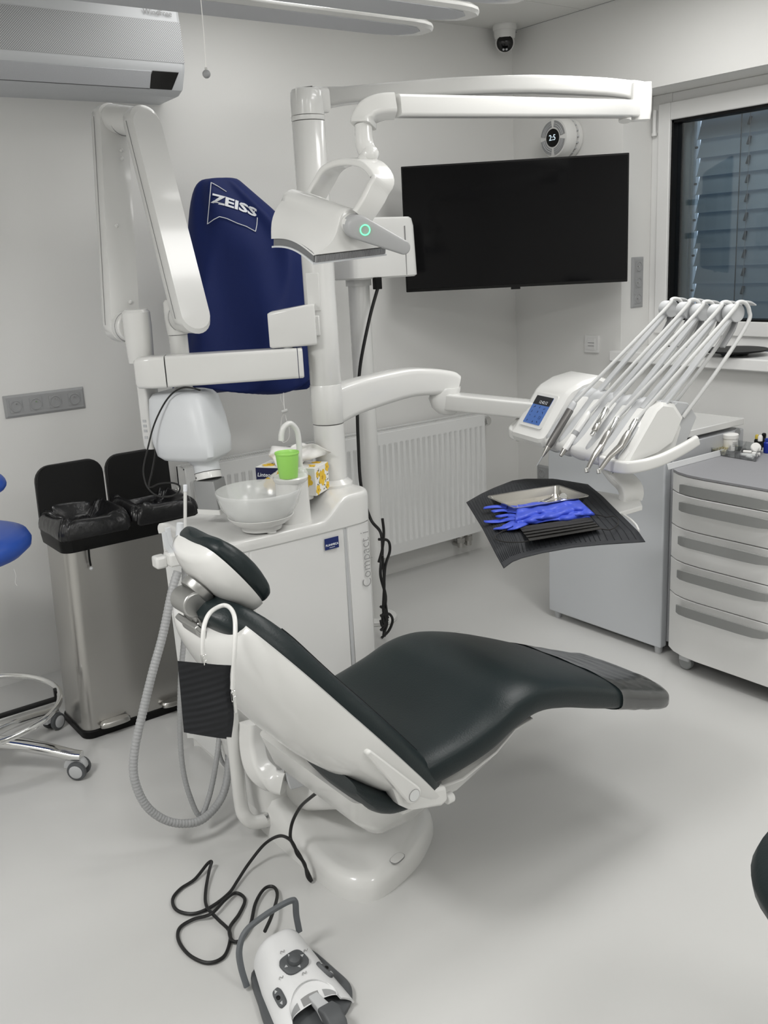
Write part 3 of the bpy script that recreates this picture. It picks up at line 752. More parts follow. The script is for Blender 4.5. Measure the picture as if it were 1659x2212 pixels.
# ------------------------------------------------------------------ stools
def stool(name, label, c, seat_z, mseat, a0, seat_r, ring=True, back=None):
    t = thing(name, label, 'stool', (c[0], c[1], 0))
    x, y = c
    g = G(); g.lathe([(0.001,-0.055),(seat_r[0]*0.55,-0.050),(seat_r[0]*0.88,-0.034),(seat_r[0]*0.985,-0.012),(seat_r[0],0.006),(seat_r[0]*0.96,0.026),(seat_r[0]*0.82,0.038),(seat_r[0]*0.4,0.044),(0.001,0.045)], (x,y,seat_z), (0,0,1), 48)
    ca, sa = math.cos(a0), math.sin(a0)
    g.v = [V(x+(ca*((v.x-x)*ca+(v.y-y)*sa)-sa*(-(v.x-x)*sa+(v.y-y)*ca)*seat_r[1]), y+(sa*((v.x-x)*ca+(v.y-y)*sa)+ca*(-(v.x-x)*sa+(v.y-y)*ca)*seat_r[1]), v.z) for v in g.v]
    g.build('seat', mseat, t, angle=60)
    G().cyl((x,y,0.12),(x,y,0.36),0.026,n=20).build('gas_column', M['black'], t)
    G().cyl((x,y,0.36),(x,y,seat_z-0.05),0.014,n=16).build('piston', M['chrome'], t)
    G().lathe([(0.045,0.075),(0.05,0.09),(0.045,0.135),(0.03,0.145)], (x,y,0), (0,0,1), 24).build('hub', M['chrome'], t)
    for k in range(5):
        a = a0+2*math.pi*k/5
        d = V(math.cos(a), math.sin(a), 0); s_ = V(-d.y, d.x, 0)
        o0 = V(x,y,0)
        path = [o0+d*0.03+V(0,0,0.118), o0+d*0.12+V(0,0,0.112), o0+d*0.22+V(0,0,0.095), o0+d*0.30+V(0,0,0.076), o0+d*0.335+V(0,0,0.072)]
        path = smoothpath(path, 4)
        G().sweep(path, lambda q: rrect(0.024-0.006*q, 0.016-0.004*q, 0.010, 3)).build('leg', M['chrome'], t, angle=50)
        e = o0+d*0.322
        ca_ = e+s_*0.0
        G().cyl(e+V(0,0,0.052), e+V(0,0,0.07), 0.012, n=10).build('caster_stem', M['lgrey'], t)
        h = G(); h.lathe([(0.034,-0.012),(0.036,-0.004),(0.036,0.004),(0.034,0.012)], e+V(0,0,0.038)-d*0.008, s_, 20)
        h.v = [v if v.z > 0.036 else V(v.x, v.y, 0.036) for v in h.v]
        h.build('caster_hood', M['lgrey'], t)
        for q in (-1, 1):
            w = G().lathe([(0.020,0.010),(0.0285,0.012),(0.030,0.016),(0.0285,0.024),(0.022,0.026)], e+V(0,0,0.0305), s_*q, 22).build('caster_wheel', M['dgrey'], t)
            G().lathe([(0.0005,0.0262),(0.018,0.0262),(0.021,0.0268),(0.018,0.0285),(0.0005,0.0285)], e+V(0,0,0.0305), s_*q, 20).build('wheel_cap', M['lgrey'], w)
    if ring:
        G().torus((x,y,0.215), (0,0,1), 0.262, 0.0095, 56, 10).build('foot_ring', M['chrome'], t)
        for k in range(3):
            a = a0+0.62+2*math.pi*k/3
            d = V(math.cos(a), math.sin(a), 0)
            G().sweep([V(x,y,0.175)+d*0.02, V(x,y,0.19)+d*0.258], rrect(0.012,0.005,0.003,2)).build('ring_spoke', M['black'], t)
            G().obox(V(x,y,0.205)+d*0.257, d*0.010, V(-d.y,d.x,0)*0.012, V(0,0,0.018)).build('ring_clamp', M['black'], t, bevel=0.003)
    if back:
        q = V(*back)
        G().sphere(q, 1.0, 24, sc=(0.035, 0.13, 0.075)).build('backrest', mseat, t)
        G().tube(smoothpath([V(x,y,seat_z-0.045), V(x-0.12,y+0.03,seat_z-0.05), V(q.x-0.14,q.y,seat_z+0.05), q-V(0.02,0,0)], 6), 0.009, 8).build('backrest_arm', M['chrome'], t)
    return t
sA = stool('rolling_stool', 'blue padded stool on a chrome five-leg base with foot ring, next to the steel bin', (0.525, 2.92), 0.735, M['blue'], math.radians(-43), (0.255, 0.92))
qb = P(-34, 1043, Y=2.80)
G().sphere(qb, 1.0, 24, sc=(0.055, 0.10, 0.034)).build('backrest', M['blue'], sA)
G().tube(smoothpath([V(0.525,2.92,0.69), V(0.50,2.98,0.70), V(0.49,3.0,0.80), qb+V(-0.02,0.08,0.0)], 6), 0.009, 8).build('backrest_arm', M['chrome'], sA)
t0 = P(33, 1250, Y=2.76)
G().tube(smoothpath([t0+V(0,0,0.03), t0+V(0.003,0,0.01), t0+V(-0.002,0,-0.012), t0+V(0.002,0,-0.022)], 5), 0.0009, 5).build('loose_thread', M['paper'], sA)
ds = P(1634, 1955, Z=0.55)
ce = ds+V(0.81,-0.588,0)*0.205
stool('rolling_stool', 'dark padded stool at the right picture edge, only its rim showing', (ce.x, ce.y), 0.552, M['leather'], 0.54, (0.20, 1.0), ring=False)

# ------------------------------------------------------------------ foot control with its cable
fp = thing('foot_control', 'white foot control with grey buttons and carrying bail on the floor', 'foot control', (0.815, 1.52, 0))
FC = V(0.803, 1.52, 0)
fo = lambda a, b, z: V(FC.x+a+0.14*b, FC.y+b-0.02*a, z)
base = [(-0.066,0.085),(-0.086,0.0),(-0.094,-0.07),(-0.068,-0.122),(0.0,-0.150),(0.066,-0.128),(0.100,-0.085),(0.094,-0.02),(0.066,0.085),(0.0,0.10)]
bl_ = [(p.x, p.y) for p in smoothpath([V(a,b,0) for a,b in base], 5, closed=True)]
G().loft([[fo(a*0.98,b*0.98,0.0) for a,b in bl_], [fo(a,b,0.005) for a,b in bl_], [fo(a,b,0.014) for a,b in bl_], [fo(a*0.95,b*0.95,0.019) for a,b in bl_]]).build('base_plate', M['dgrey'], fp)
M['fcw'] = mat('white_foot_plastic', (0.74,0.745,0.75), 0.35)
def shellz(a, b):
    t = (b+0.12)/0.215
    crest = 0.046+0.050*min(1,max(0,t))**0.8-0.028*max(0,(t-0.86)/0.14)**2
    w = 0.090-0.022*t
    e = min(1, abs(a)/w)
    return 0.012+(crest-0.012)*(1-e**3.2)
def shellpt(u, v):
    # u across -1..1, v from the back (0) to the front (1); the front is cut by a half round opening
    b_front = -0.115 if True else 0
    a = (u*2-1)
    w = 0.062+0.026*min(1,v*1.15)
    aa = a*w
    cut = 0.054
    bf = -0.12
    if abs(aa) < cut: bf = -0.118+0.058*math.sqrt(max(0.0, 1-(aa/cut)**2))
    b = 0.096-0.016*a*a-(0.096-0.016*a*a-bf)*v
    return fo(aa, b, shellz(aa, b)+ (0.0 if abs(a) < 0.999 else -0.004))
g = G(); g.grid(shellpt, 40, 24, thick=0.004); g.build('top_shell', M['fcw'], fp, angle=70)
# half round print plate in the opening
pts = [fo(0.054*math.cos(t), -0.112+0.054*math.sin(t), 0.046+0.013*math.sin(t)) for t in [math.pi*k/16 for k in range(17)]]
inn = [fo(0.052*math.cos(t), -0.112+0.014*math.sin(t), 0.040) for t in [math.pi*k/16 for k in range(17)]]
g = G(); g.add(pts+inn, [(k,k+1,18+k,17+k) for k in range(16)]); g.build('symbol_plate', M['fcw'], fp)
m5 = [p.lerp(q,0.55)+V(0,0,0.0008) for p,q in zip(pts,inn)]; m6 = [p.lerp(q,0.95)+V(0,0,0.0008) for p,q in zip(pts,inn)]
G().add(m5[1:6]+m6[1:6], [(k,k+1,6+k,5+k) for k in range(4)]).build('symbol', M['mgrey'], fp)
G().add(m5[11:16]+m6[11:16], [(k,k+1,6+k,5+k) for k in range(4)]).build('symbol', M['mgrey'], fp)
G().add(m5[6:11]+m6[6:11], [(k,k+1,6+k,5+k) for k in range(4)]).build('symbol', M['print_g'], fp)
def pad(name, a, b, w, h, rot, zt, parent=fp):
    c = fo(a, b, 0); n = (V(shellz(a-0.004,b)-shellz(a+0.004,b), shellz(a,b-0.004)-shellz(a,b+0.004), 0.008)).normalized()
    cc_ = V(c.x, c.y, shellz(a,b))
    x_ = V(math.cos(rot), math.sin(rot), 0); x_ = (x_-n*x_.dot(n)).normalized(); y_ = n.cross(x_)
    lp = superell(w, h, 3.4, 24)
    o_ = G().loft([[cc_+x_*p+y_*q-n*0.004 for p,q in lp], [cc_+x_*p+y_*q+n*0.004 for p,q in lp], [cc_+x_*p*0.9+y_*q*0.9+n*zt for p,q in lp]]).build(name, M['dgrey'], parent)
    return o_, cc_, x_, y_, n
jo, jc, jx, jy, jn = pad('joystick_pad', 0.0, -0.012, 0.029, 0.024, 0.12, 0.0058)
G().lathe([(0.014,0.003),(0.0145,0.008),(0.012,0.015),(0.006,0.018),(0.001,0.0185)], jc, jn, 20).build('joystick', M['dgrey'], jo)
def tri(c, n, d, s, par):
    d = (d-n*d.dot(n)).normalized(); e = n.cross(d)
    G().prism([c+d*s, c-d*s*0.6+e*s*0.8, c-d*s*0.6-e*s*0.8], n*0.0006).build('arrow_mark', M['lgrey'], par, smooth=False)
for d_, k in ((jx,0.0215),(-jx,0.0215),(jy,0.0175),(-jy,0.0175)): tri(jc+d_*k+jn*0.0056, jn, d_, 0.0042, jo)
for a, b, rot in ((-0.055,-0.056,1.30),(0.056,-0.046,-1.0)):
    po_, pc_, x_, y_, n_2 = pad('rocker_button', a, b, 0.022, 0.0105, rot, 0.0062)
    G().sphere(pc_+n_2*0.0055, 0.006, 10, sc=(1,1,0.5)).build('rocker_knob', M['black'], po_)
    for q in (-1, 1): tri(pc_+x_*0.0145*q+n_2*0.0062, n_2, x_*q, 0.0045, po_)
def squig(a, b, s):
    c = fo(a,b,shellz(a,b)+0.0026)
    G().tube(smoothpath([c+V(-s,-s*0.4,0), c+V(-s*0.2,s*0.5,0.0004), c+V(s*0.3,-s*0.3,0), c+V(s,s*0.4,0)], 4), 0.0007, 5).build('icon_print', M['print_g'], fp)
for a, b in ((-0.012,0.022),(0.036,0.004),(-0.038,-0.026),(0.008,-0.046)): squig(a, b, 0.006)
# lever in front and bail behind
G().loft([[fo(0.008+a, -0.085, 0.040+b) for a,b in rrect(0.011,0.008,0.003,3)], [fo(0.012+a, -0.115, 0.040+b) for a,b in rrect(0.012,0.009,0.003,3)], [fo(0.016+a, -0.14, 0.036+b) for a,b in rrect(0.016,0.011,0.004,3)]]).build('lever_arm', M['lgrey'], fp)
G().loft([[fo(0.016+a, -0.128, 0.046+b) for a,b in rrect(0.018,0.006,0.004,3)], [fo(0.020+a, -0.150, 0.040+b) for a,b in rrect(0.020,0.017,0.006,3)], [fo(0.022+a, -0.175, 0.026+b) for a,b in rrect(0.019,0.018,0.006,3)], [fo(0.022+a, -0.188, 0.016+b) for a,b in rrect(0.016,0.012,0.005,3)]]).build('lever_pedal', M['dgrey'], fp, angle=50)
bail = [fo(-0.088,0.060,0.010), fo(-0.092,0.074,0.05), fo(-0.088,0.086,0.085), fo(-0.066,0.096,0.112), fo(-0.02,0.100,0.124), fo(0.025,0.099,0.131), fo(0.050,0.097,0.132), fo(0.058,0.096,0.124), fo(0.058,0.097,0.09), fo(0.060,0.092,0.05)]
M['fcg'] = mat('blue_grey_bail', (0.12,0.13,0.14), 0.5)
G().sweep(smoothpath(bail, 5), rrect(0.0065,0.005,0.003,3), up=(0,1,0.3)).build('bail', M['fcg'], fp, angle=60)
cab = [(699,1702,.33),(672,1722,.27),(649,1743,.21),(632,1775,.15),(627,1806,.115),(634,1826,.10),(649,1850,.075),(662,1878,.035),(673,1903,.008),(664,1893,.02),(658,1866,.06),(642,1845,.085),(636,1828,.105),(624,1812,.12),(602,1806,.10),(571,1824,.055),(537,1866,.022),(514,1901,.012),(494,1930,.008),(456,1959,.006),(417,1974,.006),(382,1966,.006),(373,1943,.006),(390,1920,.006),(421,1899,.008),(448,1866,.018),(457,1862,.022),(452,1880,.016),(444,1928,.008),(447,1959,.012),(471,1986,.012),(494,2009,.008),(497,2032,.006),(483,2067,.006),(448,2080,.006),(409,2063,.006),(386,2032,.006),(388,2005,.006),(417,1986,.008),(456,1974,.014),(487,1943,.014),(510,1929,.008),(529,1943,.006),(517,1974,.006),(496,2005,.010),(502,2032,.010),(521,2030,.006),(541,1997,.008),(552,1951,.010),(571,1920,.012),(591,1916,.012),(599,1935,.014),(587,1978,.03),(572,2012,.03)]
G().tube(smoothpath([P(a,b,Z=z) for a,b,z in cab], 6), 0.0042, 8).build('cable', M['rubber'], fp)
# ------------------------------------------------------------------ water unit with column
un = thing('water_unit', 'white dental water unit cabinet with tall column between chair and radiator', 'dental unit', (1.36, 2.45, 0))
plan = [(1.095,2.44),(1.100,2.36),(1.125,2.315),(1.17,2.297),(1.30,2.290),(1.45,2.292),(1.565,2.298),(1.612,2.310),(1.634,2.34),(1.640,2.40),(1.640,2.62),(1.62,2.66),(1.13,2.66),(1.10,2.63)]
pl_ = [(p.x,p.y) for p in smoothpath([V(a,b,0) for a,b in plan], 5, closed=True)]
cxy = (1.365, 2.47)
def ofs(k): return [(cxy[0]+(a-cxy[0])*k, cxy[1]+(b-cxy[1])*k) for a, b in pl_]
G().loft([[V(a,b,0.03) for a,b in ofs(0.955)], [V(a,b,0.735) for a,b in ofs(0.975)]]).build('cabinet', M['enamel'], un)
G().loft([[V(a,b,0.0) for a,b in ofs(0.90)], [V(a,b,0.03) for a,b in ofs(0.90)]]).build('plinth', M['white'], un)
def fpanel(name, x0, x1, z0, z1, mt, th=0.012, curve=None):
    """front panel following the cabinet plan"""
    fr_ = [(x,y) for x,y in pl_ if y < 2.37]
    fr_.sort()
    xs = [x0]+[x for x,_ in fr_ if x0 < x < x1]+[x1]
    def yy(x):
        for (a,b),(c,d) in zip(fr_, fr_[1:]):
            if a <= x <= c: return b+(d-b)*(x-a)/max(1e-6,c-a)
        return fr_[0][1] if x < fr_[0][0] else fr_[-1][1]
    g = G(); g.loft([[V(x, yy(x)+0.003, z0), V(x, yy(x)+0.003, z1), V(x, yy(x)+0.003+th, z1), V(x, yy(x)+0.003+th, z0)] for x in xs])
    return g.build(name, mt, un, bevel=0.002, angle=30)
M['panel'] = mat('unit_panel_white', (0.73,0.73,0.72), 0.35, coat=0.15)
fpanel('side_panel', 1.104, 1.193, 0.06, 0.711, M['panel'])
fpanel('front_door', 1.198, 1.512, 0.06, 0.711, M['panel'])
fpanel('hinge_strip', 1.5155, 1.5265, 0.06, 0.711, M['lgrey'])
fpanel('name_panel', 1.530, 1.618, 0.06, 0.711, M['panel'])
fpanel('corner_post', 1.621, 1.6335, 0.06, 0.715, M['white'])
# top cover: low by the bowl, scooped up to the right and the back
def sst(t): t = max(0, min(1, t)); return t*t*(3-2*t)
def topz(x, y):
    r = sst((x-1.435)/0.10); b = sst((y-2.44)/0.06)*sst((x-1.24)/0.10)
    return 0.748+0.062*max(r, b)
rings = [[V(a,b,0.716) for a,b in ofs(1.0)]]
for k, dz in ((1.005,-0.018),(1.0,-0.008),(0.985,-0.001),(0.965,0.0)): rings.append([V(a,b,topz(a,b)+dz) for a,b in ofs(k)])
for k in (0.9,0.8,0.7,0.6,0.5,0.4,0.3,0.2,0.1): rings.append([V(a,b,topz(a,b)) for a,b in ofs(k)])
rings.append([V(cxy[0]+(a-cxy[0])*0.01, cxy[1]+(b-cxy[1])*0.01, topz(*cxy)) for a,b in pl_])
G().loft(rings).build('top_cover', M['white'], un, angle=60)
bq = G().box((1.441,2.2895,0.661),(1.490,2.2912,0.696)); bd = bq.build('badge', mat('navy_badge', (0.008,0.02,0.13), 0.4), un, bevel=0.0005)
text('badge_lettering', 'PLANMECA', 0.0088, (1.4655,2.2892,0.6745), (1,0,0), (0,0,1), M['print_w'], bd, bold=0.0002)
G().box((1.456,2.2888,0.6660),(1.475,2.2893,0.6672)).build('badge_underline', M['print_w'], bd, smooth=False)
text('name_lettering', 'Compact i', 0.046, (1.592,2.2992,0.597), (0,0,1), (-1,0,0), M['print_g'], un, bold=-0.0008, sx=0.93)
# column
cx_, cy_ = 1.585, 2.45
G().lathe([(0.065,0.805),(0.064,0.818),(0.052,0.828),(0.0475,0.832),(0.0475,1.003)], (cx_,cy_,0), (0,0,1), 40).build('column_foot', M['white'], un)
G().lathe([(0.0475,1.006),(0.0495,1.009),(0.0495,1.122),(0.048,1.125)], (cx_,cy_,0), (0,0,1), 40).build('column_collar', M['white'], un)
G().lathe([(0.044,1.128),(0.044,1.30),(0.0475,1.302),(0.0475,1.868),(0.046,1.870)], (cx_,cy_,0), (0,0,1), 40).build('column_tube', M['white'], un)
G().lathe([(0.0465,1.125),(0.0478,1.128),(0.0478,1.302)], (cx_,cy_,0), (0,0,1), 40).build('column_sleeve', M['white'], un)
g = G(); dcam = V(-0.62,-0.78,0)
G().obox(V(cx_,cy_,1.40)+dcam*0.046+V(-0.012,0.008,0), V(0.78,-0.62,0)*0.020, dcam*0.003, V(0,0,0.055)).build('service_cover', M['white'], un, bevel=0.004)
# spittoon bowl, stand, water tube
bw = V(1.272, 2.355, 0)
M['bowlg'] = mat('frosted_bowl_glass', (0.80,0.81,0.80), 0.22, alpha=0.46, coat=0.6)
prof = [(0.030,0.772),(0.060,0.776),(0.090,0.795),(0.112,0.825),(0.1215,0.858),(0.1235,0.868),(0.1215,0.870),(0.119,0.862),(0.109,0.830),(0.087,0.801),(0.058,0.783),(0.030,0.780),(0.001,0.779)]
G().lathe(prof, (bw.x,bw.y,0.0), (0,0,1), 64).build('spittoon_bowl', M['bowlg'], un, angle=60)
G().lathe([(0.035,0.752),(0.058,0.757),(0.060,0.766),(0.063,0.770),(0.076,0.776),(0.090,0.788),(0.0955,0.797),(0.094,0.798),(0.086,0.793),(0.05,0.777)], (bw.x,bw.y,-0.003), (0,0,1), 48).build('bowl_holder', M['white'], un)
G().lathe([(0.004,0),(0.014,0.001),(0.014,0.006),(0.004,0.007)], (1.275,2.245+0.06,0.7485), (0,0,1), 18).build('bowl_knob', M['white'], un)
sx_, sy_ = 1.392, 2.372
rings = []
for z_, w_, d_ in ((0.742,0.050,0.044),(0.76,0.049,0.043),(0.82,0.047,0.042),(0.87,0.046,0.043)):
    rings.append([V(sx_+a, sy_+b, z_) for a,b in superell(w_, d_, 2.6, 28)])
G().loft(rings).build('cup_stand', M['white'], un)
G().lathe([(0.045,0.866),(0.050,0.872),(0.052,0.881),(0.049,0.885),(0.001,0.883)], (sx_-0.002,sy_,0), (0,0,1), 36).build('cup_shelf', M['white'], un)
wt = [V(1.452,2.405,0.80), P(648,1000,Y=2.40), P(646,960,Y=2.40), P(641,930,Y=2.40), P(627,915,Y=2.40), P(613,923,Y=2.40), P(608,938,Y=2.40), P(607,952,Y=2.40)]
G().tube(smoothpath(wt, 7), 0.0085, 14).build('water_tube', M['white'], un)
G().lathe([(0.034,0.800),(0.036,0.885),(0.030,0.897),(0.012,0.900)], (1.447,2.407,0), (0,0,1), 28).build('tube_base', M['white'], un)
# cup
cp = V(P(624,1035,Y=2.352).x, 2.352, 0.8855)
gm = mat('lime_cup_plastic', (0.50,0.92,0.22), 0.3, trans=0.25, alpha=0.85)
cu = thing('plastic_cup', 'lime green plastic cup standing above the spittoon bowl', 'cup', cp)
G().lathe([(0.0262,0.0),(0.0275,0.004),(0.0335,0.068),(0.0355,0.070),(0.0362,0.0735),(0.0350,0.076),(0.0338,0.0745),(0.0322,0.068),(0.0262,0.006),(0.001,0.005)], cp, (0,0,1), 40).build('cup_wall', gm, cu)
# tissue box
M['flower'] = mat('white_card', (0.82,0.81,0.77), 0.55)
M['petal'] = mat('yellow_print', (0.80,0.52,0.04), 0.6)
M['petal2'] = mat('dark_yellow_print', (0.55,0.30,0.02), 0.6)
N_ = V(1.463, 2.352, 0.8125); dl = V(-0.55,0.835,0).normalized(); de = V(0.835,0.55,0).normalized()
tb = thing('tissue_box', 'tissue box printed with yellow flowers standing before the column', 'tissue box', N_+dl*0.1+de*0.05)
BL, BW, BH = 0.195, 0.098, 0.084
tbb = G().prism([N_, N_+dl*BL, N_+dl*BL+de*BW, N_+de*BW], (0,0,BH)).build('carton', M['flower'], tb, bevel=0.0012)
def flower(face, a, b, R, ph):
    # face 0: long side, 1: end, 2: top
    if face == 0: o_, x_, y_, n_f = N_, dl, V(0,0,1), -de
    elif face == 1: o_, x_, y_, n_f = N_, de, V(0,0,1), -dl
    else: o_, x_, y_, n_f = N_+V(0,0,BH), dl, de, V(0,0,1)
    c = o_+x_*a+y_*b+n_f*0.0003
    n = 40
    g = G(); g.prism([c+(x_*math.cos(t)+y_*math.sin(t))*R*(0.62+0.38*abs(math.cos(2.5*t+ph))**0.7) for t in [2*math.pi*k/n for k in range(n)]], n_f*0.0004); f_ = g.build('flower_print', M['petal'], tbb, smooth=False)
    g = G(); g.prism([c+n_f*0.0005+(x_*math.cos(t)+y_*math.sin(t))*R*0.30*(0.7+0.3*math.cos(5*t+ph)) for t in [2*math.pi*k/20 for k in range(20)]], n_f*0.0003); g.build('flower_heart', M['petal2'], f_, smooth=False)
def leafs(face, pts):
    if face == 0: o_, x_, y_, n_f = N_, dl, V(0,0,1), -de
    elif face == 1: o_, x_, y_, n_f = N_, de, V(0,0,1), -dl
    else: o_, x_, y_, n_f = N_+V(0,0,BH), dl, de, V(0,0,1)
    g = G()
    for a, b, an in pts:
        c = o_+x_*a+y_*b+n_f*0.0003; u1 = x_*math.cos(an)+y_*math.sin(an); u2 = -x_*math.sin(an)+y_*math.cos(an)
        g.prism([c+u1*0.0052*math.cos(t)+u2*0.0016*math.sin(t) for t in [2*math.pi*k/10 for k in range(10)]], n_f*0.0003)
    g.build('leaf_print', mat('leaf_print', (0.07,0.08,0.05), 0.6), tbb, smooth=False)
for f_ in ((0,0.150,0.030,0.024,0.3),(0,0.085,0.022,0.020,1.2),(0,0.030,0.045,0.022,0.7),(0,0.115,0.060,0.014,0.2),(1,0.050,0.046,0.026,0.5),(1,0.015,0.016,0.016,1.0),(1,0.016,0.062,0.011,0.1),(1,0.088,0.070,0.015,0.4),(1,0.085,0.014,0.013,1.5),(2,0.165,0.03,0.022,0.3),(2,0.03,0.03,0.020,0.9),(2,0.03,0.08,0.016,0.2)): flower(*f_)
rnd = random.Random(9)
leafs(0, [(rnd.uniform(0.01,BL-0.01), rnd.uniform(0.008,BH-0.008), rnd.uniform(0,3.1)) for _ in range(26)])
leafs(1, [(rnd.uniform(0.008,BW-0.008), rnd.uniform(0.008,BH-0.008), rnd.uniform(0,3.1)) for _ in range(18)])
leafs(2, [(rnd.uniform(0.01,BL-0.01), rnd.uniform(0.008,BW-0.008), rnd.uniform(0,3.1)) for _ in range(16)])
lo_ = N_+dl*BL-de*0.0012
G().prism([lo_+V(0,0,BH-0.002), lo_+V(0,0,BH-0.045), lo_+V(0,0,BH-0.045)-dl*0.012, lo_+V(0,0,BH-0.03)-dl*0.038, lo_+V(0,0,BH-0.012)-dl*0.066, lo_+V(0,0,BH-0.002)-dl*0.08], -de*0.0006).build('logo_patch', mat('navy_print', (0.006,0.008,0.06), 0.5), tbb, smooth=False)
text('brand_lettering', 'Linteo', 0.017, lo_-dl*0.026+V(0,0,BH-0.024)-de*0.0012, -dl, V(0,0,1), M['print_w'], tbb, bold=0.0002, shear=0.2)
tcn = N_+dl*BL*0.5+de*BW*0.5+V(0,0,BH)
rnd = random.Random(5)
def sheet(u, v):
    a = (u-0.5)*2; 
    r = 0.085*a
    fold = 0.012*math.sin(v*9+u*5)+0.007*math.sin(u*17+v*3)
    return tcn+dl*(r*(0.35+0.9*v)+0.01*math.sin(v*5))+de*((v-0.4)*0.055+fold)+V(0,0,0.0005+0.055*v*(1-0.45*a*a)+0.010*math.sin(u*8)*v)
G().grid(sheet, 16, 12, thick=0.0006).build('tissue', M['paper'], tb, angle=180)
def sheet2(u, v):
    a = (u-0.5)*2
    return tcn+dl*(-0.01+0.05*a*(0.5+0.5*v))+de*(0.01+v*0.05+0.008*math.sin(u*11+v*4))+V(0,0,0.001+0.055*math.sin(v*2.2)*(1-0.4*a*a))
G().grid(sheet2, 14, 10, thick=0.0006).build('tissue', M['paper'], tb, angle=180)

# ------------------------------------------------------------------ suction hoses and their holder
sc_ = thing('suction_hoses', 'grey ribbed suction hoses hanging from a white holder beside the headrest', 'suction hose', (0.93, 2.2, 0))
h0 = P(380,1205,Y=2.22)
G().obox(h0+V(0.0,0,0.0), V(0.024,-0.004,0), V(0,0.022,0), V(0,0,0.018)).build('holder', M['white'], sc_, bevel=0.006)
G().obox(h0+V(-0.036,0.02,-0.006), V(0.016,0,0), V(0,0.018,0), V(0,0,0.016)).build('holder', M['white'], sc_, bevel=0.006)
G().sweep(smoothpath([h0+V(0.02,0.0,0), h0+V(0.08,0.06,-0.02), V(1.11,2.36,0.70)], 6), rrect(0.015,0.013,0.006,3)).build('holder_arm', M['white'], sc_)
def hose(name, pts, r, Y=2.18):
    path = smoothpath([P(a,b,Y=y) if z is None else P(a,b,Z=z) for a,b,y,z in pts], 9)
    L = sum((q-p).length for p,q in zip(path, path[1:]))
    # resample so that every rib has its own rings
    step = 0.0022; out = [path[0]]; acc = 0
    for p,q in zip(path, path[1:]):
        d = (q-p).length; t = step-acc
        while t <= d: out.append(p.lerp(q, t/d)); t += step
        acc = (acc+d) % step
    n = len(out)
    return G().tube(out, lambda t: r*(1.0 if int(t*(n-1)+0.5) % 4 < 2 else 0.93), 10).build(name, mat('grey_hose', (0.36,0.365,0.37), 0.4), sc_, angle=180)
hose('thick_hose', [(384,1235,2.22,None),(372,1275,2.21,None),(352,1370,2.2,None),(330,1450,2.19,None),(308,1540,2.18,None),(291,1620,2.17,None),(290,1680,2.16,None),(312,1735,2.15,None),(350,1768,2.14,None),(395,1779,2.13,None),(440,1768,2.13,None),(480,1720,2.16,None),(494,1650,2.2,None),(490,1560,2.26,None),(478,1480,2.32,None)], 0.0115)
hose('thin_hose', [(398,1215,2.26,None),(398,1290,2.24,None),(397,1380,2.22,None),(390,1470,2.21,None),(389,1580,2.2,None),(395,1660,2.19,None),(410,1720,2.18,None),(432,1762,2.17,None),(452,1720,2.18,None),(468,1640,2.2,None),(475,1560,2.24,None),(470,1470,2.28,None)], 0.0075)
hose('thin_hose', [(492,1660,2.3,None),(478,1640,2.31,None),(472,1600,2.32,None),(470,1500,2.33,None)], 0.006)
n0, n1 = P(386,1200,Y=2.22), P(389,1128,Y=2.22)
G().lathe([(0.013,0.0),(0.013,0.028),(0.0115,0.030),(0.0125,0.034),(0.0125,0.045),(0.0105,0.048),(0.009,0.085),(0.008,0.086),(0.0065,0.080)], n0, n1-n0, 20).build('suction_handle', M['cool'], sc_)
G().cyl(P(400,1190,Y=2.26), P(400,1062,Y=2.26), 0.0045, n=12).build('saliva_ejector', M['white'], sc_)
G().cyl(P(400,1062,Y=2.26), P(400,1047,Y=2.26), 0.0052, n=12).build('ejector_tip', M['print_w'], sc_, bevel=0.001)
for a in ((355,1150,372,1195),(362,1140,378,1185)):
    G().sweep(smoothpath([P(a[0],a[1],Y=2.22), P((a[0]+a[2])/2-3,(a[1]+a[3])/2+6,Y=2.22), P(a[2],a[3],Y=2.22)],5), rrect(0.004,0.007,0.003,2)).build('finger_rest', M['cool'], sc_)
# ------------------------------------------------------------------ dental chair
ch = thing('dental_chair', 'dental patient chair with dark green leather upholstery and white shell', 'dental chair', (1.2, 1.8, 0))
# floor base
bo = [(1.045,2.10),(1.040,1.90),(1.040,1.79),(1.046,1.714),(1.072,1.660),(1.128,1.638),(1.258,1.674),(1.362,1.741),(1.405,1.79),(1.425,1.87),(1.43,2.10),(1.40,2.27),(1.24,2.30),(1.08,2.28)]
bo = [(p.x,p.y) for p in smoothpath([V(a,b,0) for a,b in bo], 6, closed=True)]
bcx, bcy = 1.235, 1.93
def bofs(d):
    out = []
    for a,b in bo:
        v = V(a-bcx, b-bcy, 0); L = v.length; out.append((bcx+v.x*(L-d)/L, bcy+v.y*(L-d)/L))
    return out
def bz(b): return 0.048*sst((b-1.80)/0.30)
rings = [[V(a,b,0.0) for a,b in bofs(0.0)], [V(a,b,0.030+bz(b)*0.6) for a,b in bofs(0.001)], [V(a,b,0.048+bz(b)*0.85) for a,b in bofs(0.007)], [V(a,b,0.060+bz(b)) for a,b in bofs(0.022)], [V(a,b,0.062+bz(b)) for a,b in bofs(0.040)], [V(a,b,0.058+bz(b)) for a,b in bofs(0.075)], [V(a,b,0.058+bz(b)*1.1) for a,b in bofs(0.14)], [V(a,b,0.062+bz(b)*1.2) for a,b in bofs(0.19)]]
G().loft(rings).build('floor_base', M['white'], ch, angle=70)
bt = P(858,1853,Z=0.0615)
lp = superell(0.021,0.0125,3.0,28); rot = math.radians(18)
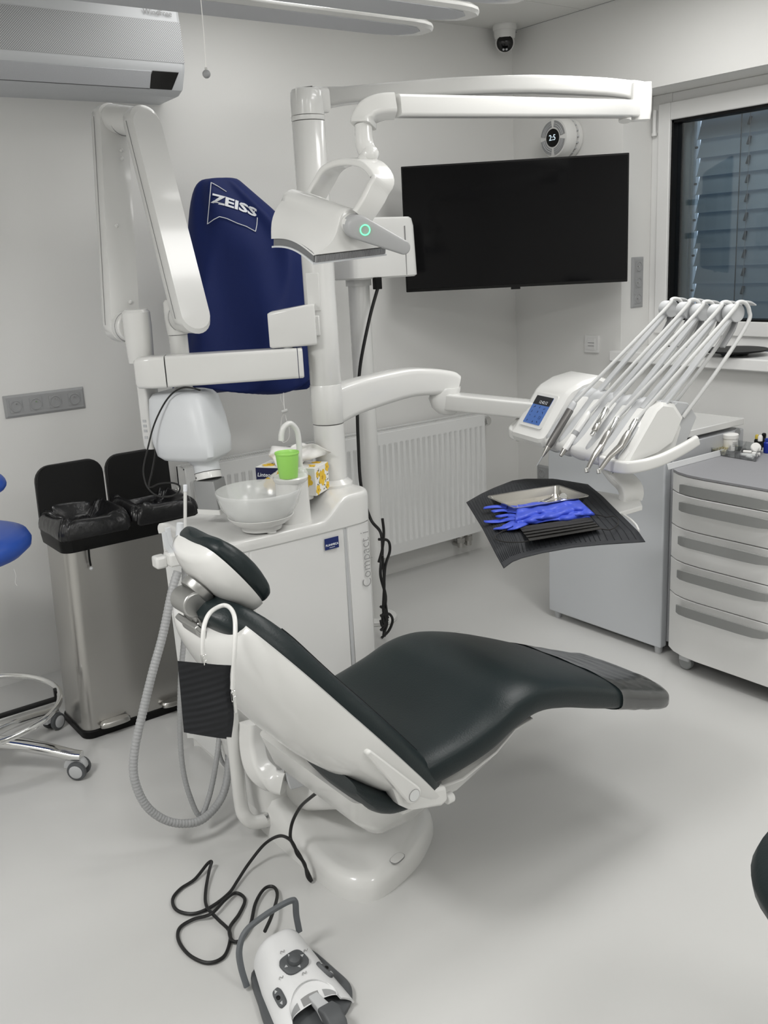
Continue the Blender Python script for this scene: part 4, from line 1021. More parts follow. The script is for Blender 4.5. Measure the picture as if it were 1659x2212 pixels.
G().loft([[V(bt.x+a*math.cos(rot)-b*math.sin(rot), bt.y+a*math.sin(rot)+b*math.cos(rot), 0.058+z) for a,b in [(p*k,q*k) for p,q in lp]] for k,z in ((1.06,0.0),(1.06,0.0035))]).build('foot_button_gap', M['print_g'], ch)
G().loft([[V(bt.x+a*math.cos(rot)-b*math.sin(rot), bt.y+a*math.sin(rot)+b*math.cos(rot), 0.058+z) for a,b in lp] for z in (0.0,0.0046)]).build('foot_button', M['white'], ch, bevel=0.001)
# lifting column behind the back, with cover panel, arm and metal slide
rings = []
for z, x0, x1, y0, y1 in ((0.06,1.04,1.30,2.02,2.27),(0.14,1.03,1.29,2.05,2.27),(0.24,1.01,1.24,2.08,2.27),(0.36,0.995,1.20,2.09,2.26),(0.47,0.99,1.18,2.10,2.25),(0.50,1.01,1.16,2.12,2.24)):
    rings.append([V((x0+x1)/2+a, (y0+y1)/2+b, z) for a,b in rrect((x1-x0)/2,(y1-y0)/2,0.04,5)])
lc_ = G().loft(rings).build('lift_column', M['white'], ch, angle=60)
arm = [P(545,1560,Y=2.04), P(545,1610,Y=2.03), P(556,1655,Y=2.0), P(585,1683,Y=1.96), P(615,1692,Y=1.93)]
G().sweep(smoothpath(arm,6), lambda q: rrect(0.028,0.026,0.012,4), up=(0.3,-1,0)).build('lift_arm', M['white'], ch)
mb = [P(612,1662,Y=1.93), P(690,1640,Y=1.93), P(703,1688,Y=1.90), P(628,1708,Y=1.90)]
G().prism(mb, V(0.02,0.09,0.02)).build('slide_cover', M['lgrey'], ch, bevel=0.004)
mb2 = [P(612,1662,Y=1.925), P(652,1633,Y=1.99), P(712,1632,Y=1.99), P(690,1650,Y=1.925)]
G().prism(mb2, V(0,0,-0.012)).build('slide_plate', M['alu'], ch, bevel=0.002)
pi = [P(483,1412,Y=2.07), P(490,1470,Y=2.07), P(503,1580,Y=2.07), P(512,1660,Y=2.07), P(520,1735,Y=2.07), P(529,1763,Y=2.06), P(548,1776,Y=2.05), P(582,1771,Y=2.04)]
G().tube(smoothpath(pi,6), 0.0185, 16).build('support_pipe', M['white'], ch)
q = P(574,1771,Y=2.045)
G().cyl(q-V(0.004,0,0), q+V(0.012,0,0.001), 0.022, n=20).build('pipe_collar', M['chrome'], ch)
# seat carriage
cr_ = [(0.43,0.93,1.26,1.42,1.84),(0.36,0.95,1.25,1.46,1.82),(0.29,1.01,1.235,1.52,1.80),(0.235,1.06,1.20,1.56,1.78),(0.222,1.075,1.185,1.58,1.77)]
rings = [[V((x0+x1)/2+a,(y0+y1)/2+b,z) for a,b in rrect((x1-x0)/2,(y1-y0)/2,0.03,5)] for z,x0,x1,y0,y1 in cr_]
G().loft(rings).build('seat_carriage', M['white'], ch, angle=50)
G().sweep([V(1.16,1.72,0.26), V(1.17,1.95,0.14), V(1.18,2.08,0.09)], rrect(0.07,0.045,0.02,4)).build('lift_link', M['white'], ch)
# under-seat white tray following the legs
tr = [(1.05,0.404),(1.20,0.392),(1.30,0.418),(1.36,0.452),(1.42,0.46)]
G().loft([[V(x,1.41,z),V(x,1.83,z),V(x,1.80,z-0.055*(1-0.75*k/4)),V(x,1.44,z-0.055*(1-0.75*k/4))] for k,(x,z) in enumerate(tr)]).build('seat_pan', M['white'], ch, bevel=0.006)
# seat and leg cushion: (x, z middle top, z bottom near, y near, y far)
sp = [(0.985,0.470,0.400,1.44,1.82),(1.02,0.495,0.398,1.40,1.85),(1.08,0.505,0.400,1.382,1.865),(1.17,0.518,0.408,1.376,1.87),(1.26,0.540,0.424,1.374,1.868),(1.33,0.562,0.452,1.374,1.862),(1.40,0.566,0.468,1.374,1.852),(1.49,0.546,0.450,1.376,1.838),(1.60,0.505,0.410,1.380,1.815),(1.72,0.452,0.369,1.386,1.790),(1.82,0.412,0.335,1.390,1.768),(1.875,0.392,0.318,1.396,1.75),(1.90,0.383,0.314,1.410,1.735),(1.91,0.368,0.326,1.43,1.715)]
def seatring(x):
    zt, zb, y0, y1 = interp(sp, x)
    yc, hw = (y0+y1)/2, (y1-y0)/2; zc, hh = (zt+zb)/2, (zt-zb)/2
    out = []
    for a,b in superell(hw, hh, 3.2, 44):
        e = a/hw
        dip = -0.016*(1-e*e)*sst((1.35-x)/0.2) if b > 0 else 0     # hollow for the seat
        out.append(V(x, yc+a, zc+b+dip))
    return out
xs = [0.985+0.925*k/64 for k in range(65)]
seat = G().loft([seatring(x) for x in xs]).build('seat_cushion', M['leather'], ch, angle=70)
# clear foot cover over the end of the legs
M['foot'] = glass_mat('clear_foot_cover', (0.86,0.88,0.89), 0.16, 0.45)
rings = []
for k in range(15):
    x = 1.685+0.242*k/14
    r = seatring(min(x,1.908)); cy = sum((p.y for p in r))/len(r); cz = sum((p.z for p in r))/len(r)
    e = 1.0 if k < 13 else (0.96 if k == 13 else 0.86)
    f = [V(x-0.10*sst((p.y-1.42)/0.34)*0 , cy+(p.y-cy)*(1.016*e)+0.0015*math.sin(9*k+p.y*40), cz+(p.z-cz)*(1.06*e)+0.0012*math.sin(k*2.1+p.y*60)) for p in r]
    rings.append(f)
G().loft(rings, cap=False).build('foot_cover', M['foot'], ch, angle=180)
# seams
def ribbon(pts, r=0.0012): return G().tube(smoothpath(pts, 5), r, 6)
# back: local frame
Hh = V(1.098, 1.618, 0.405); up_ = V(-0.625,0,0.781).normalized(); nf = V(0.781,0,0.625)
def bk(s, w, d): return Hh+up_*s+V(0,1,0)*w+nf*d
bt_ = [(-0.055,0.170,0.030,0.02),(-0.03,0.205,0.048,0.01),(0.0,0.232,0.058,0.0),(0.08,0.243,0.062,0.0),(0.20,0.238,0.062,0.0),(0.32,0.222,0.060,0.0),(0.42,0.200,0.056,0.0),(0.50,0.172,0.052,0.0),(0.56,0.135,0.046,-0.004),(0.595,0.100,0.036,-0.012),(0.607,0.075,0.020,-0.02)]
def backring(s):
    hw, hh, off = interp(bt_, s)
    out = []
    for a,b in superell(hw, hh, 2.7, 44):
        e = a/hw
        d = b+off
        if b > 0: d += -0.022*(1-e*e)*sst((0.52-s)/0.2)+0.010*math.exp(-((abs(e)-0.86)/0.16)**2)
        else: d *= 0.62
        out.append(bk(s, a, d))
    return out
ss = [-0.055+0.662*k/56 for k in range(57)]
G().loft([backring(s) for s in ss]).build('backrest_cushion', M['leather'], ch, angle=70)
st_ = []
for k in range(30):
    s = 0.50-0.42*k/29
    hw, hh, off = interp(bt_, s)
    e = -0.80; a = e*hw; b = hh*(1-abs(e)**2.7)**(1/2.7)
    d = b+off-0.022*(1-e*e)*sst((0.52-s)/0.2)+0.010*math.exp(-((abs(e)-0.86)/0.16)**2)
    st_.append(bk(s, a, d+0.0005))
G().tube(st_, 0.0014, 6).build('stitched_seam', M['stitch'], ch)
# white shell round the back of the backrest
sh = [(-0.02,0.235,0.050),(0.04,0.250,0.066),(0.12,0.253,0.092),(0.22,0.248,0.112),(0.32,0.232,0.112),(0.42,0.216,0.100),(0.48,0.196,0.090),(0.53,0.170,0.076),(0.555,0.152,0.060),(0.565,0.142,0.045)]
def shellring(s):
    hw, dp = interp(sh, s)
    outer = []; inner = []
    n = 26
    for k in range(n+1):
        t = math.pi*k/n
        c, sn = math.cos(t), math.sin(t)
        a = -hw*math.copysign(abs(c)**0.72, c); d = 0.004-dp*abs(sn)**0.85
        outer.append(bk(s, a, d)); inner.append(bk(s, a*0.955, d*0.80+0.004))
    return outer+inner[::-1]
ss = [-0.02+0.585*k/48 for k in range(49)]
G().loft([shellring(s) for s in ss]).build('backrest_shell', M['white'], ch, angle=60)
# dark lower pad under the shell
pad_ = [(700,1664,1.44),(735,1672,1.42),(780,1690,1.41),(848,1712,1.40)]
rings = []
for k in range(12):
    t = k/11; x = 0.915+0.13*t; zt = 0.500-0.092*t
    h = 0.009+0.025*math.sin(math.pi*min(1,t*0.8+0.12))
    rings.append([V(x, 1.50+a, zt-h+b) for a,b in superell(0.10, h, 2.6, 24)])
G().loft(rings).build('lumbar_underside', M['leather'], ch)
# hinge strap and bracket at the hip
h0, h1 = P(800,1628,Y=1.365), P(895,1718,Y=1.36)
hx = (h1-h0).normalized(); hy = V(0,-1,0).cross(hx)
ol = stadium((0,0), ((h1-h0).length,0), 0.006, 0.019, 8)
G().prism([h0+hx*a+hy*b for a,b in ol], (0,0.022,0)).build('hinge_strap', M['white'], ch, bevel=0.004)
G().lathe([(0.0125,0.0),(0.0125,0.0012),(0.001,0.0012)], h1, (0,-1,0), 24).build('hinge_cap', M['satin'], ch)
G().torus(h1-V(0,0.0006,0), (0,1,0), 0.0127, 0.0007, 28, 6).build('hinge_cap_ring', M['print_g'], ch)
br = [P(852,1706,Y=1.365), P(868,1742,Y=1.365), P(890,1752,Y=1.365), P(955,1742,Y=1.365), P(972,1722,Y=1.365), P(965,1698,Y=1.365), P(930,1702,Y=1.365), P(880,1738,Y=1.365), P(862,1712,Y=1.365)]
G().prism([P(852,1704,Y=1.38), P(866,1742,Y=1.38), P(890,1753,Y=1.38), P(955,1743,Y=1.38), P(970,1730,Y=1.38), P(966,1698,Y=1.38), P(900,1712,Y=1.38)], (0,0.05,0)).build('hip_bracket', M['white'], ch, bevel=0.008, segs=3)
hb = P(972,1722,Y=1.40)
G().cyl(hb-V(0.012,0,0), hb+V(0.006,0,0), 0.012, n=16).build('bracket_button', M['white'], ch, bevel=0.002)
# far armrest peeping out behind the knees
ar = [V(1.625,1.895,0.452), V(1.50,1.905,0.462), V(1.36,1.91,0.452), V(1.24,1.91,0.43), V(1.16,1.90,0.41)]
G().sweep(smoothpath(ar,6), superell(0.028,0.014,2.6,20)).build('armrest', M['white'], ch, angle=70)
# headrest: pad, shell, arm
HS = 0.80
hc = V(0.776, 1.612, 0.928); ha = V(-0.60,0,0.80).normalized(); hn = V(0.80,0,0.60)
hp = [(-0.105,0.03,0.012),(-0.098,0.075,0.03),(-0.08,0.102,0.040),(-0.04,0.122,0.046),(0.0,0.128,0.048),(0.04,0.124,0.046),(0.075,0.108,0.038),(0.095,0.082,0.028),(0.103,0.04,0.012)]
def hk(s, w, d): return hc+ha*(s*0.86)+V(0,1,0)*(w*HS)+hn*(d*0.92)
rings = []
for k in range(33):
    s = -0.105+0.208*k/32
    hw, hh = interp(hp, s)
    rings.append([hk(s, a, b*(1.0 if b > 0 else 0.6)+0.010-(0.018*(1-(a/hw)**2) if b > 0 else 0)-0.25*abs(s)**1.0*0.1) for a,b in superell(hw, hh, 2.5, 36)])
G().loft(rings).build('headrest_cushion', M['leather'], ch, angle=70)
rings = []
for k in range(25):
    s = -0.108+0.205*k/24
    hw, hh = interp(hp, s)
    rings.append([hk(s, a*1.0, -0.006-abs(b)*1.05 if b < 0 else -0.006) for a,b in superell(hw*1.01, hh*1.05, 2.3, 36)])
G().loft(rings).build('headrest_shell', M['white'], ch, angle=60)
jt = P(410,1238,Y=1.60); 
G().lathe([(0.034,-0.004),(0.036,0.0),(0.036,0.012),(0.030,0.016)], hk(0.005,0.0,-0.075), hn, 28).build('headrest_joint', M['alu'], ch)
k0, k1 = P(408,1255,Y=1.60), P(492,1340,Y=1.60)
dx = (k1-k0).normalized(); dy = V(0,1,0)
dz = dx.cross(dy).normalized()
j0 = hk(0.005,0.0,-0.098)
G().cyl(j0-V(0,0.032,0), j0+V(0,0.032,0), 0.025, n=24).build('headrest_pivot', M['alu'], ch, bevel=0.004)
a0_, a1_ = j0, bk(0.565, 0.0, -0.035)
dx = (a1_-a0_).normalized(); dz = dx.cross(V(0,1,0)).normalized()
G().sweep([a0_, a0_.lerp(a1_,0.5), a1_], rrect(0.030,0.0115,0.008,4), up=dz).build('headrest_arm', M['alu'], ch)
G().sweep([a0_.lerp(a1_,0.18)-dz*0.0, a0_.lerp(a1_,0.82)], [(a,b) for a,b in rrect(0.013,0.0135,0.005,3)], up=dz).build('arm_inlay', mat('dark_aluminium', (0.24,0.24,0.235), 0.4, metal=0.8), ch)
G().cyl(a1_-V(0,0.034,0), a1_+V(0,0.034,0), 0.020, n=24).build('headrest_hinge', M['alu'], ch, bevel=0.004)
G().obox(bk(0.555,0,-0.045), up_*0.035, V(0,0.045,0), nf*0.006).build('hinge_plate', M['alu'], ch, bevel=0.003)

# ------------------------------------------------------------------ bib holder with black bib hanging at the back
bh = thing('bib_holder', 'white bib cord with metal clips hung over the headrest arm', 'bib holder', P(490,1310,Y=1.47)-V(0,0,0.17))
cor = [P(439,1424,Y=1.44), P(438,1390,Y=1.44), P(441,1352,Y=1.45), P(452,1326,Y=1.47), P(470,1312,Y=1.50), P(488,1308,Y=1.50), P(502,1320,Y=1.47), P(508,1345,Y=1.44), P(507,1400,Y=1.42), P(504,1450,Y=1.42), P(502,1488,Y=1.42)]
G().tube(smoothpath(cor,6), 0.0042, 10).build('cord', M['white'], bh)
def clip(p, s=1):
    t = thing if False else None
    a = G().obox(p+V(0,0,-0.010), V(0.0045,0,0), V(0,0.003,0), V(0,0,0.010)); a.obox(p+V(0.001,-0.003,-0.026), V(0.0028,0,0), V(0,0.0012,0), V(0,0,0.016)); a.obox(p+V(-0.003,-0.004,-0.010), V(0.0012,0,0), V(0,0.004,0), V(0,0,0.007))
    return a.build('clip', M['chrome'], bh, bevel=0.0008)
clip(P(439,1414,Y=1.436)); clip(P(502,1492,Y=1.42))
M['bib'] = sweep_mat('black_ribbed_bib', (0.012,0.013,0.016), 0.75, 26, 0.6, 'Z', dist=0.002)
c4 = [P(384,1428,Y=1.435), P(488,1438,Y=1.425), P(491,1597,Y=1.425), P(397,1582,Y=1.445)]
def bibf(u, v):
    p = c4[0].lerp(c4[1],u).lerp(c4[3].lerp(c4[2],u), v)
    return p+V(0.3,-0.9,0)*(0.006*math.sin(u*3.1)*v-0.004*math.sin(v*7)*u)
bb = G().grid(bibf, 10, 16, thick=0.0012).build('dental_bib', M['bib'], None, angle=60, at=P(440,1590,Y=1.43))
tag(bb, 'folded black ribbed paper bib clipped behind the backrest', 'bib')
def bib2(u, v):
    return bibf(0.12+0.9*u, 0.03+0.985*v)+V(0.25,0.85,0)*0.004+V(0.010*u,0,0)
b2 = G().grid(bib2, 10, 16, thick=0.0012).build('bib_layer', M['bib'], bb, angle=60)
from mathutils.bvhtree import BVHTree
RH = V(math.cos(YAW), -math.sin(YAW), 0); FH = V(math.sin(YAW), math.cos(YAW), 0)
UZ = V(0,0,1)
# ------------------------------------------------------------------ X-ray machine
xr = thing('xray_machine', 'white dental X-ray machine with folded scissor arm and tube head', 'x-ray machine', V(1.3,2.6,0.8))
J = (RH*0.62-FH*0.78).normalized()
def armplate(name, p0, p1, r0, r1, T, mt=M['white']):
    """flat arm with round ends lying square to the joint axis J"""
    d = (p1-p0); L = d.length; d.normalize()
    q = J.cross(d).normalized()
    ol = stadium((0,0), (L,0), r0, r1, 12)
    o_ = G()
    o_.loft([[p0+d*a*1.0+q*b+J*t_ for a,b in [((x-L/2)*k+L/2, y*k) for x,y in ol]] for t_,k in ((-T,0.955),(-T*0.72,1.0),(T*0.72,1.0),(T,0.955))])
    return o_.build(name, mt, xr, angle=30), d, q
A0, A1 = P(236,258,d=2.90), P(262,705,d=2.90)
aA, dA, qA = armplate('rear_arm', A0, A1, 0.046, 0.048, 0.033)
B0, B1 = P(306,262,d=2.79), P(413,686,d=2.79)
aB, dB, qB = armplate('front_arm', B0, B1, 0.046, 0.048, 0.033)
G().cyl(A0+J*0.02, B0-J*0.02, 0.042, n=32).build('top_joint', M['white'], xr, bevel=0.004)
G().torus((A0+B0)/2-J*0.012, J, 0.042, 0.0012, 36, 6).build('joint_ring', M['print_g'], xr)
for f_ in (0.15, 0.19, 0.52, 0.88):
    G().sphere(A0.lerp(A1,f_)+J*0.0335+qA*(0.018 if f_ != 0.52 else -0.012), 0.0065, 10).build('arm_screw_cap', M['white'], aA)
for arm_, p0, p1, q_ in ((aA,A0,A1,qA),(aB,B0,B1,qB)):       # seam line along the flank
    sgn = 1 if q_.dot(FH) < 0 else -1
    dd = (p1-p0).normalized()
    G().tube([p0+q_*sgn*0.047-J*0.005, p1+q_*sgn*0.049-J*0.005], 0.0008, 5).build('flank_seam', M['print_g'], arm_)
mA = P(303,716,d=2.80)
G().cyl(A1+J*0.02, A1+J*0.075, 0.045, n=32).build('lower_joint', M['white'], xr, bevel=0.005)
G().torus(A1+J*0.055, J, 0.0452, 0.001, 36, 6).build('joint_ring', M['print_g'], xr)
ka = A1+J*0.085+RH*0.012
G().loft([[V(ka.x,ka.y,z)+RH*a*k+FH*b*k for a,b in superell(0.040,0.045,2.6,24)] for z,k in ((ka.z+0.050,0.80),(ka.z+0.042,0.98),(ka.z,1.0),(ka.z-0.06,0.95),(1.222,0.90))]).build('arm_knuckle', M['white'], xr)
# bracket: knuckle block and straight extension arm, hinge block at the column
b0, b1 = P(330,803,d=2.80), P(653,782,d=2.84)
bd = (b1-b0); bd.z = 0; bd.normalize(); bs = V(bd.y,-bd.x,0)
if bs.dot(FH) > 0: bs = -bs
h = 0.0455
blk = P(298,772,d=2.80)
rings = []
for t_, hh, ww in ((-0.048,0.036,0.030),(-0.040,0.043,0.040),(0.0,h,0.043),(0.040,h,0.043)):
    c = b0+bd*t_
    rings.append([c+bs*a+UZ*b for a,b in rrect(ww, hh, 0.010, 4)])
G().loft(rings).build('arm_socket', M['white'], xr, angle=50)
rings = []
for t_, hh in ((0.0435,h),((b1-b0).length-0.014,h-0.002)):
    rings.append([b0+(b1-b0).normalized()*t_+bs*a+UZ*b for a,b in rrect(0.042, hh, 0.009, 4)])
G().loft(rings).build('extension_arm', M['white'], xr, angle=50)
rings = [[b0+(b1-b0).normalized()*t_+bs*a+UZ*b for a,b in rrect(0.042*k, (h-0.002)*k, 0.009, 4)] for t_,k in (((b1-b0).length-0.012,1.0),((b1-b0).length-0.002,1.0),((b1-b0).length+0.002,0.94))]
G().loft(rings).build('arm_end_cap', M['white'], xr, angle=50)
G().sphere(P(328,780,d=2.80)+bs*0.043, 0.0062, 12).build('socket_screw_cap', M['white'], xr)
hk_ = P(632,706,d=2.83)
hd_ = (RH*0.98-FH*0.05).normalized()
rings = []
for t_, k in ((-0.068,0.94),(-0.060,1.0),(0.066,1.0),(0.071,0.97)):
    rings.append([hk_+hd_*t_+FH*a+UZ*(b+0.006*(t_/0.07)) for a,b in rrect(0.040*k, (0.056+0.004*t_/0.07)*k, 0.008, 4)])
G().loft(rings).build('hinge_block', M['white'], xr, angle=50)
G().cyl(P(622,752,d=2.83)+UZ*0.03, P(622,752,d=2.83)-UZ*0.012, 0.016, n=20).build('hinge_pin', M['lgrey'], xr)
G().obox(V(1.548,2.455,hk_.z), RH*0.03, FH*0.035, UZ*0.03).build('column_clamp', M['white'], xr, bevel=0.004)
# second knuckle with its post, carrying the head
G().cyl(B1-J*0.02, B1-J*0.075, 0.042, n=32).build('lower_joint', M['white'], xr, bevel=0.005)
G().torus(B1-J*0.06, J, 0.0422, 0.001, 36, 6).build('joint_ring', M['print_g'], xr)
kb = B1-J*0.085-RH*0.004
G().loft([[V(kb.x,kb.y,z)+RH*a*k+FH*b*k for a,b in superell(0.034,0.038,2.5,24)] for z,k in ((kb.z+0.052,0.80),(kb.z+0.044,0.97),(kb.z,1.0),(kb.z-0.05,0.88))]).build('head_knuckle', M['white'], xr)
G().cyl(V(kb.x,kb.y,kb.z-0.052), V(kb.x,kb.y,1.09), 0.028, n=24).build('head_post', M['white'], xr)
# tube head (turned a little), yoke with buttons, collimator
HC = P(408,912,d=2.86); hy_ = (RH*0.93-FH*0.36).normalized(); hxn = V(-hy_.y, hy_.x, 0)
if hxn.dot(FH) > 0: hxn = -hxn          # looks at the camera
ax_ = (P(455,1100,d=2.86)-P(415,900,d=2.86)).normalized()
rings = []
for t_, w_, d_, k in ((-0.098,0.060,0.050,1),(-0.092,0.078,0.066,1),(-0.078,0.089,0.076,1),(-0.02,0.098,0.082,1),(0.05,0.102,0.084,1),(0.092,0.097,0.078,1),(0.106,0.082,0.066,1),(0.111,0.055,0.050,1)):
    c = HC+ax_*t_
    rings.append([c+hy_*a+hxn*b for a,b in superell(w_, d_, 5.0, 44)])
hd = G().loft(rings).build('tube_head', M['cool'], xr, angle=50)
sm = []
for px_, py_ in ((405,846),(420,856),(424,864),(437,876),(462,872),(466,880),(478,960)):
    sm.append(P(px_,py_,d=2.86))
G().lathe([(0.052,0.095),(0.052,0.106),(0.047,0.116),(0.040,0.124),(0.0385,0.126),(0.0385,0.150)], HC+hy_*0.030, ax_, 30).build('head_neck', M['cool'], xr)
cb0 = HC+hy_*0.030
def sqring(t_, w_, r): return [cb0+ax_*t_+hy_*a+hxn*b for a,b in rrect(w_, w_, r, 4)]
G().lathe([(0.0385,0.151),(0.039,0.153),(0.039,0.172)], cb0, ax_, 30).build('collimator_ring', M['white'], xr)
G().torus(cb0+ax_*0.1515, ax_, 0.0388, 0.001, 30, 6).build('ring_gap', M['seam'], xr)
G().sphere(cb0+ax_*0.163-hy_*0.022+hxn*0.0315, 0.0028, 8).build('ring_screw', M['black'], xr)
ctm = G().loft([sqring(0.172,0.034,0.004), sqring(0.258,0.036,0.004)]).build('collimator_tube', mat('lead_grey', (0.27,0.275,0.275), 0.45, metal=0.2), xr, angle=30)
G().loft([sqring(0.256,0.038,0.004), sqring(0.270,0.0385,0.004), sqring(0.270,0.033,0.004), sqring(0.262,0.033,0.004)]).build('collimator_end', M['white'], xr, angle=30)
yk = P(326,905,d=2.90)
rings = [[V(yk.x,yk.y,0)+hy_*a+hxn*b+UZ*z+ax_*0.0 for a,b in rrect(0.017*k,0.034*k,0.008,4)] for z,k in ((1.165,1.0),(1.02,1.0),(0.975,0.98),(0.962,0.85))]
G().loft(rings).build('yoke', M['white'], xr)
for z in (1.05,1.035,1.02,1.0):
    G().obox(V(yk.x,yk.y,z)+hxn*0.0345, hy_*0.006, hxn*0.0008, UZ*0.004).build('yoke_button', M['lgrey'], xr)
G().torus(P(312,870,d=2.92), hy_+hxn*0.3, 0.016, 0.005, 20, 8).build('yoke_grip', M['cool'], xr)
G().cyl(V(yk.x,yk.y,0.985), HC-hy_*0.08+UZ*0.0, 0.03, n=20).build('yoke_axle', M['cool'], xr)
w1 = [P(432,843,d=2.80), P(415,838,d=2.78), P(393,838,d=2.78), P(370,852,d=2.78), P(350,880,d=2.78), P(332,920,d=2.78), P(320,965,d=2.78), P(310,1010,d=2.78), P(312,1035,d=2.78), P(320,1055,d=2.78), P(338,1070,d=2.78), P(360,1073,d=2.78), P(380,1068,d=2.78), P(388,1058,d=2.8), P(386,1048,d=2.82), P(370,1043,d=2.82), P(345,1045,d=2.82), P(322,1052,d=2.82), P(328,1020,d=2.84), P(335,980,d=2.86), P(334,952,d=2.88)]
G().tube(smoothpath(w1,6), 0.0026, 8).build('cable', M['rubber'], xr)
G().cyl(P(334,953,d=2.88), P(333,938,d=2.88), 0.006, n=10).build('cable_plug', M['white'], xr)

# ------------------------------------------------------------------ operating lamp
lp_ = thing('operating_lamp', 'white dental operating lamp on a double arm from the column top', 'dental lamp', V(1.3,1.9,1.45))
cl = P(676,250,Y=2.45)
capz = 1.872
G().lathe([(0.0475,capz),(0.0485,capz+0.004),(0.0485,capz+0.012)], (1.585,2.45,0), UZ, 36).build('column_ring', M['white'], lp_)
pth = [(640,214,2.985),(690,212,2.98),(760,206,2.965),(860,197,2.935),(1000,187,2.89),(1150,183,2.85),(1290,188,2.815),(1350,193,2.79),(1396,200,2.77)]
path = smoothpath([P(a,b,d=c) for a,b,c in pth], 5)
_d = path[-1]-V(1.585,2.45,0); _d.z = 0; _d.normalize()
path = [V(1.585,2.45,1.925)-_d*0.03, V(1.585,2.45,1.925)+_d*0.03]+[p for p in path if (p-V(1.585,2.45,p.z)).length > 0.09 and (p-V(1.585,2.45,p.z)).dot(_d) > 0]
def apr(t):
    hh = 0.034 if t < 0.06 else 0.034-0.010*min(1,(t-0.06)/0.15)
    if t > 0.9: hh += 0.002
    return rrect(0.036-0.006*t, hh, 0.012, 4)
G().sweep(path, apr).build('upper_arm', M['white'], lp_, angle=50)
G().loft([[V(1.585,2.45,z)+V(a,b,0) for a,b in superell(0.046*k,0.046*k,2.2,28)] for z,k in ((1.886,1.0),(1.92,1.0),(1.948,0.97),(1.955,0.88))]).build('column_cap', M['white'], lp_)
ev = P(1383,222,d=2.77)
G().loft([[V(ev.x,ev.y,z)+RH*a+FH*b for a,b in rrect(0.028*k,0.030*k,0.010,4)] for z,k in ((ev.z+0.052,0.96),(ev.z+0.028,1.0),(ev.z-0.026,0.98),(ev.z-0.048,0.90))]).build('elbow', M['white'], lp_)
e0, e1 = P(1368,236,d=2.76), P(851,229,d=2.13)
rings = []
dd = (e1-e0).normalized(); side = dd.cross(UZ).normalized(); upv = side.cross(dd)
Lh = (e1-e0).length
for t_, k in ((-0.012,0.55),(-0.006,0.85),(0.004,1.0),(Lh,1.0)):
    rings.append([e0+dd*t_+side*a+upv*b for a,b in rrect(0.023*max(k,0.8),0.0235*k,0.008,4)])
G().loft(rings).build('lower_arm', M['white'], lp_, angle=50)
G().cyl(P(1350,255,d=2.74), P(1350,262,d=2.74), 0.018, n=18).build('arm_button', M['white'], lp_)
eb = [P(851,229,d=2.125), P(825,231,d=2.12), P(800,240,d=2.12), P(788,254,d=2.12), P(785,272,d=2.12)]
G().sweep(smoothpath(eb,6), lambda t: rrect(0.024+0.002*t,0.0235,0.010,4), up=(0.2,0.3,1)).build('arm_knee', M['white'], lp_, angle=60)
nk = [P(785,272,d=2.12), P(786,300,d=2.12), P(790,320,d=2.12), P(800,338,d=2.115)]
G().tube(smoothpath(nk,6), lambda t: 0.0195+0.0015*t, 20).build('drop_neck', M['white'], lp_)
G().sphere(P(798,334,d=2.115), 0.0215, 18).build('neck_ball', M['white'], lp_)
G().cyl(P(797,333,d=2.115), P(783,352,d=2.115), 0.0165, n=20).build('yoke_stub', M['white'], lp_)
# head
F_, R_, L_ = P(677,552,d=2.03), P(838,533,d=2.15), P(586,516,d=2.17)
fr_v = R_-F_
c1, c0 = P(752,483,d=2.085), P(632,440,d=2.225)
aax = (c1-c0).normalized(); bv = fr_v.normalized(); nv = aax.cross(bv).normalized()
if nv.z < 0: nv = -nv
NS = 17; rings = []
def headring(t, sc=1.0):
    f = L_.lerp(F_, t); r = f+fr_v*(0.96+0.04*t); c = c0.lerp(c1, t)
    arch = 0.013*math.sin(math.pi*t)
    f = f+nv*arch; r = r+nv*arch*0.6
    R1 = 0.031
    pts = []
    n = 8
    tl = c-bv*R1*0.95+nv*R1*0.30; tr = c+bv*R1*0.95+nv*R1*0.30
    for k in range(n+1):                      # front flank, concave
        s = k/n; q = f.lerp(tl, s)
        pts.append(q+(bv*0.020-nv*0.010)*math.sin(math.pi*s)*(t*1.25-0.55))
    for k in range(1, 8):
        an = math.pi*(1-k/8); pts.append(c+bv*R1*0.95*math.cos(an)+nv*(R1*0.30+R1*0.75*math.sin(an)))
    for k in range(n+1):
        s = k/n; q = tr.lerp(r, s)
        pts.append(q-(bv*0.020+nv*0.010)*math.sin(math.pi*s)*(t*1.25-0.55))
    m_ = sum(pts, V(0,0,0))/len(pts)
    return [m_+(p-m_)*sc for p in pts]
rings.append([p-aax*0.004 for p in headring(0,0.93)])
for k in range(NS): rings.append(headring(k/(NS-1)))
rings.append([p+aax*0.004 for p in headring(1,0.95)])
G().loft(rings).build('lamp_head', M['white'], lp_, angle=45)
def baseband(z0, z1, ins, name, mt):
    rr = []
    for k in range(13):
        t = k/12; f = L_.lerp(F_, t)+bv*ins; r = L_.lerp(F_, t)+fr_v*(0.96+0.04*t)-bv*ins
        sh_ = aax*(ins if k == 0 else (-ins if k == 12 else 0))
        ar = nv*0.013*math.sin(math.pi*t)
        rr.append([f+ar+nv*z0+sh_, r+ar*0.6+nv*z0+sh_, r+ar*0.6+nv*z1+sh_, f+ar+nv*z1+sh_])
    return G().loft(rr).build(name, mt, lp_, angle=40)
baseband(-0.016, 0.002, 0.004, 'heat_sink', mat('lamp_grey', (0.16,0.165,0.17), 0.4))
baseband(-0.020, -0.016, 0.001, 'lens_plate', M['cool'])
g = G()
nfin = 60
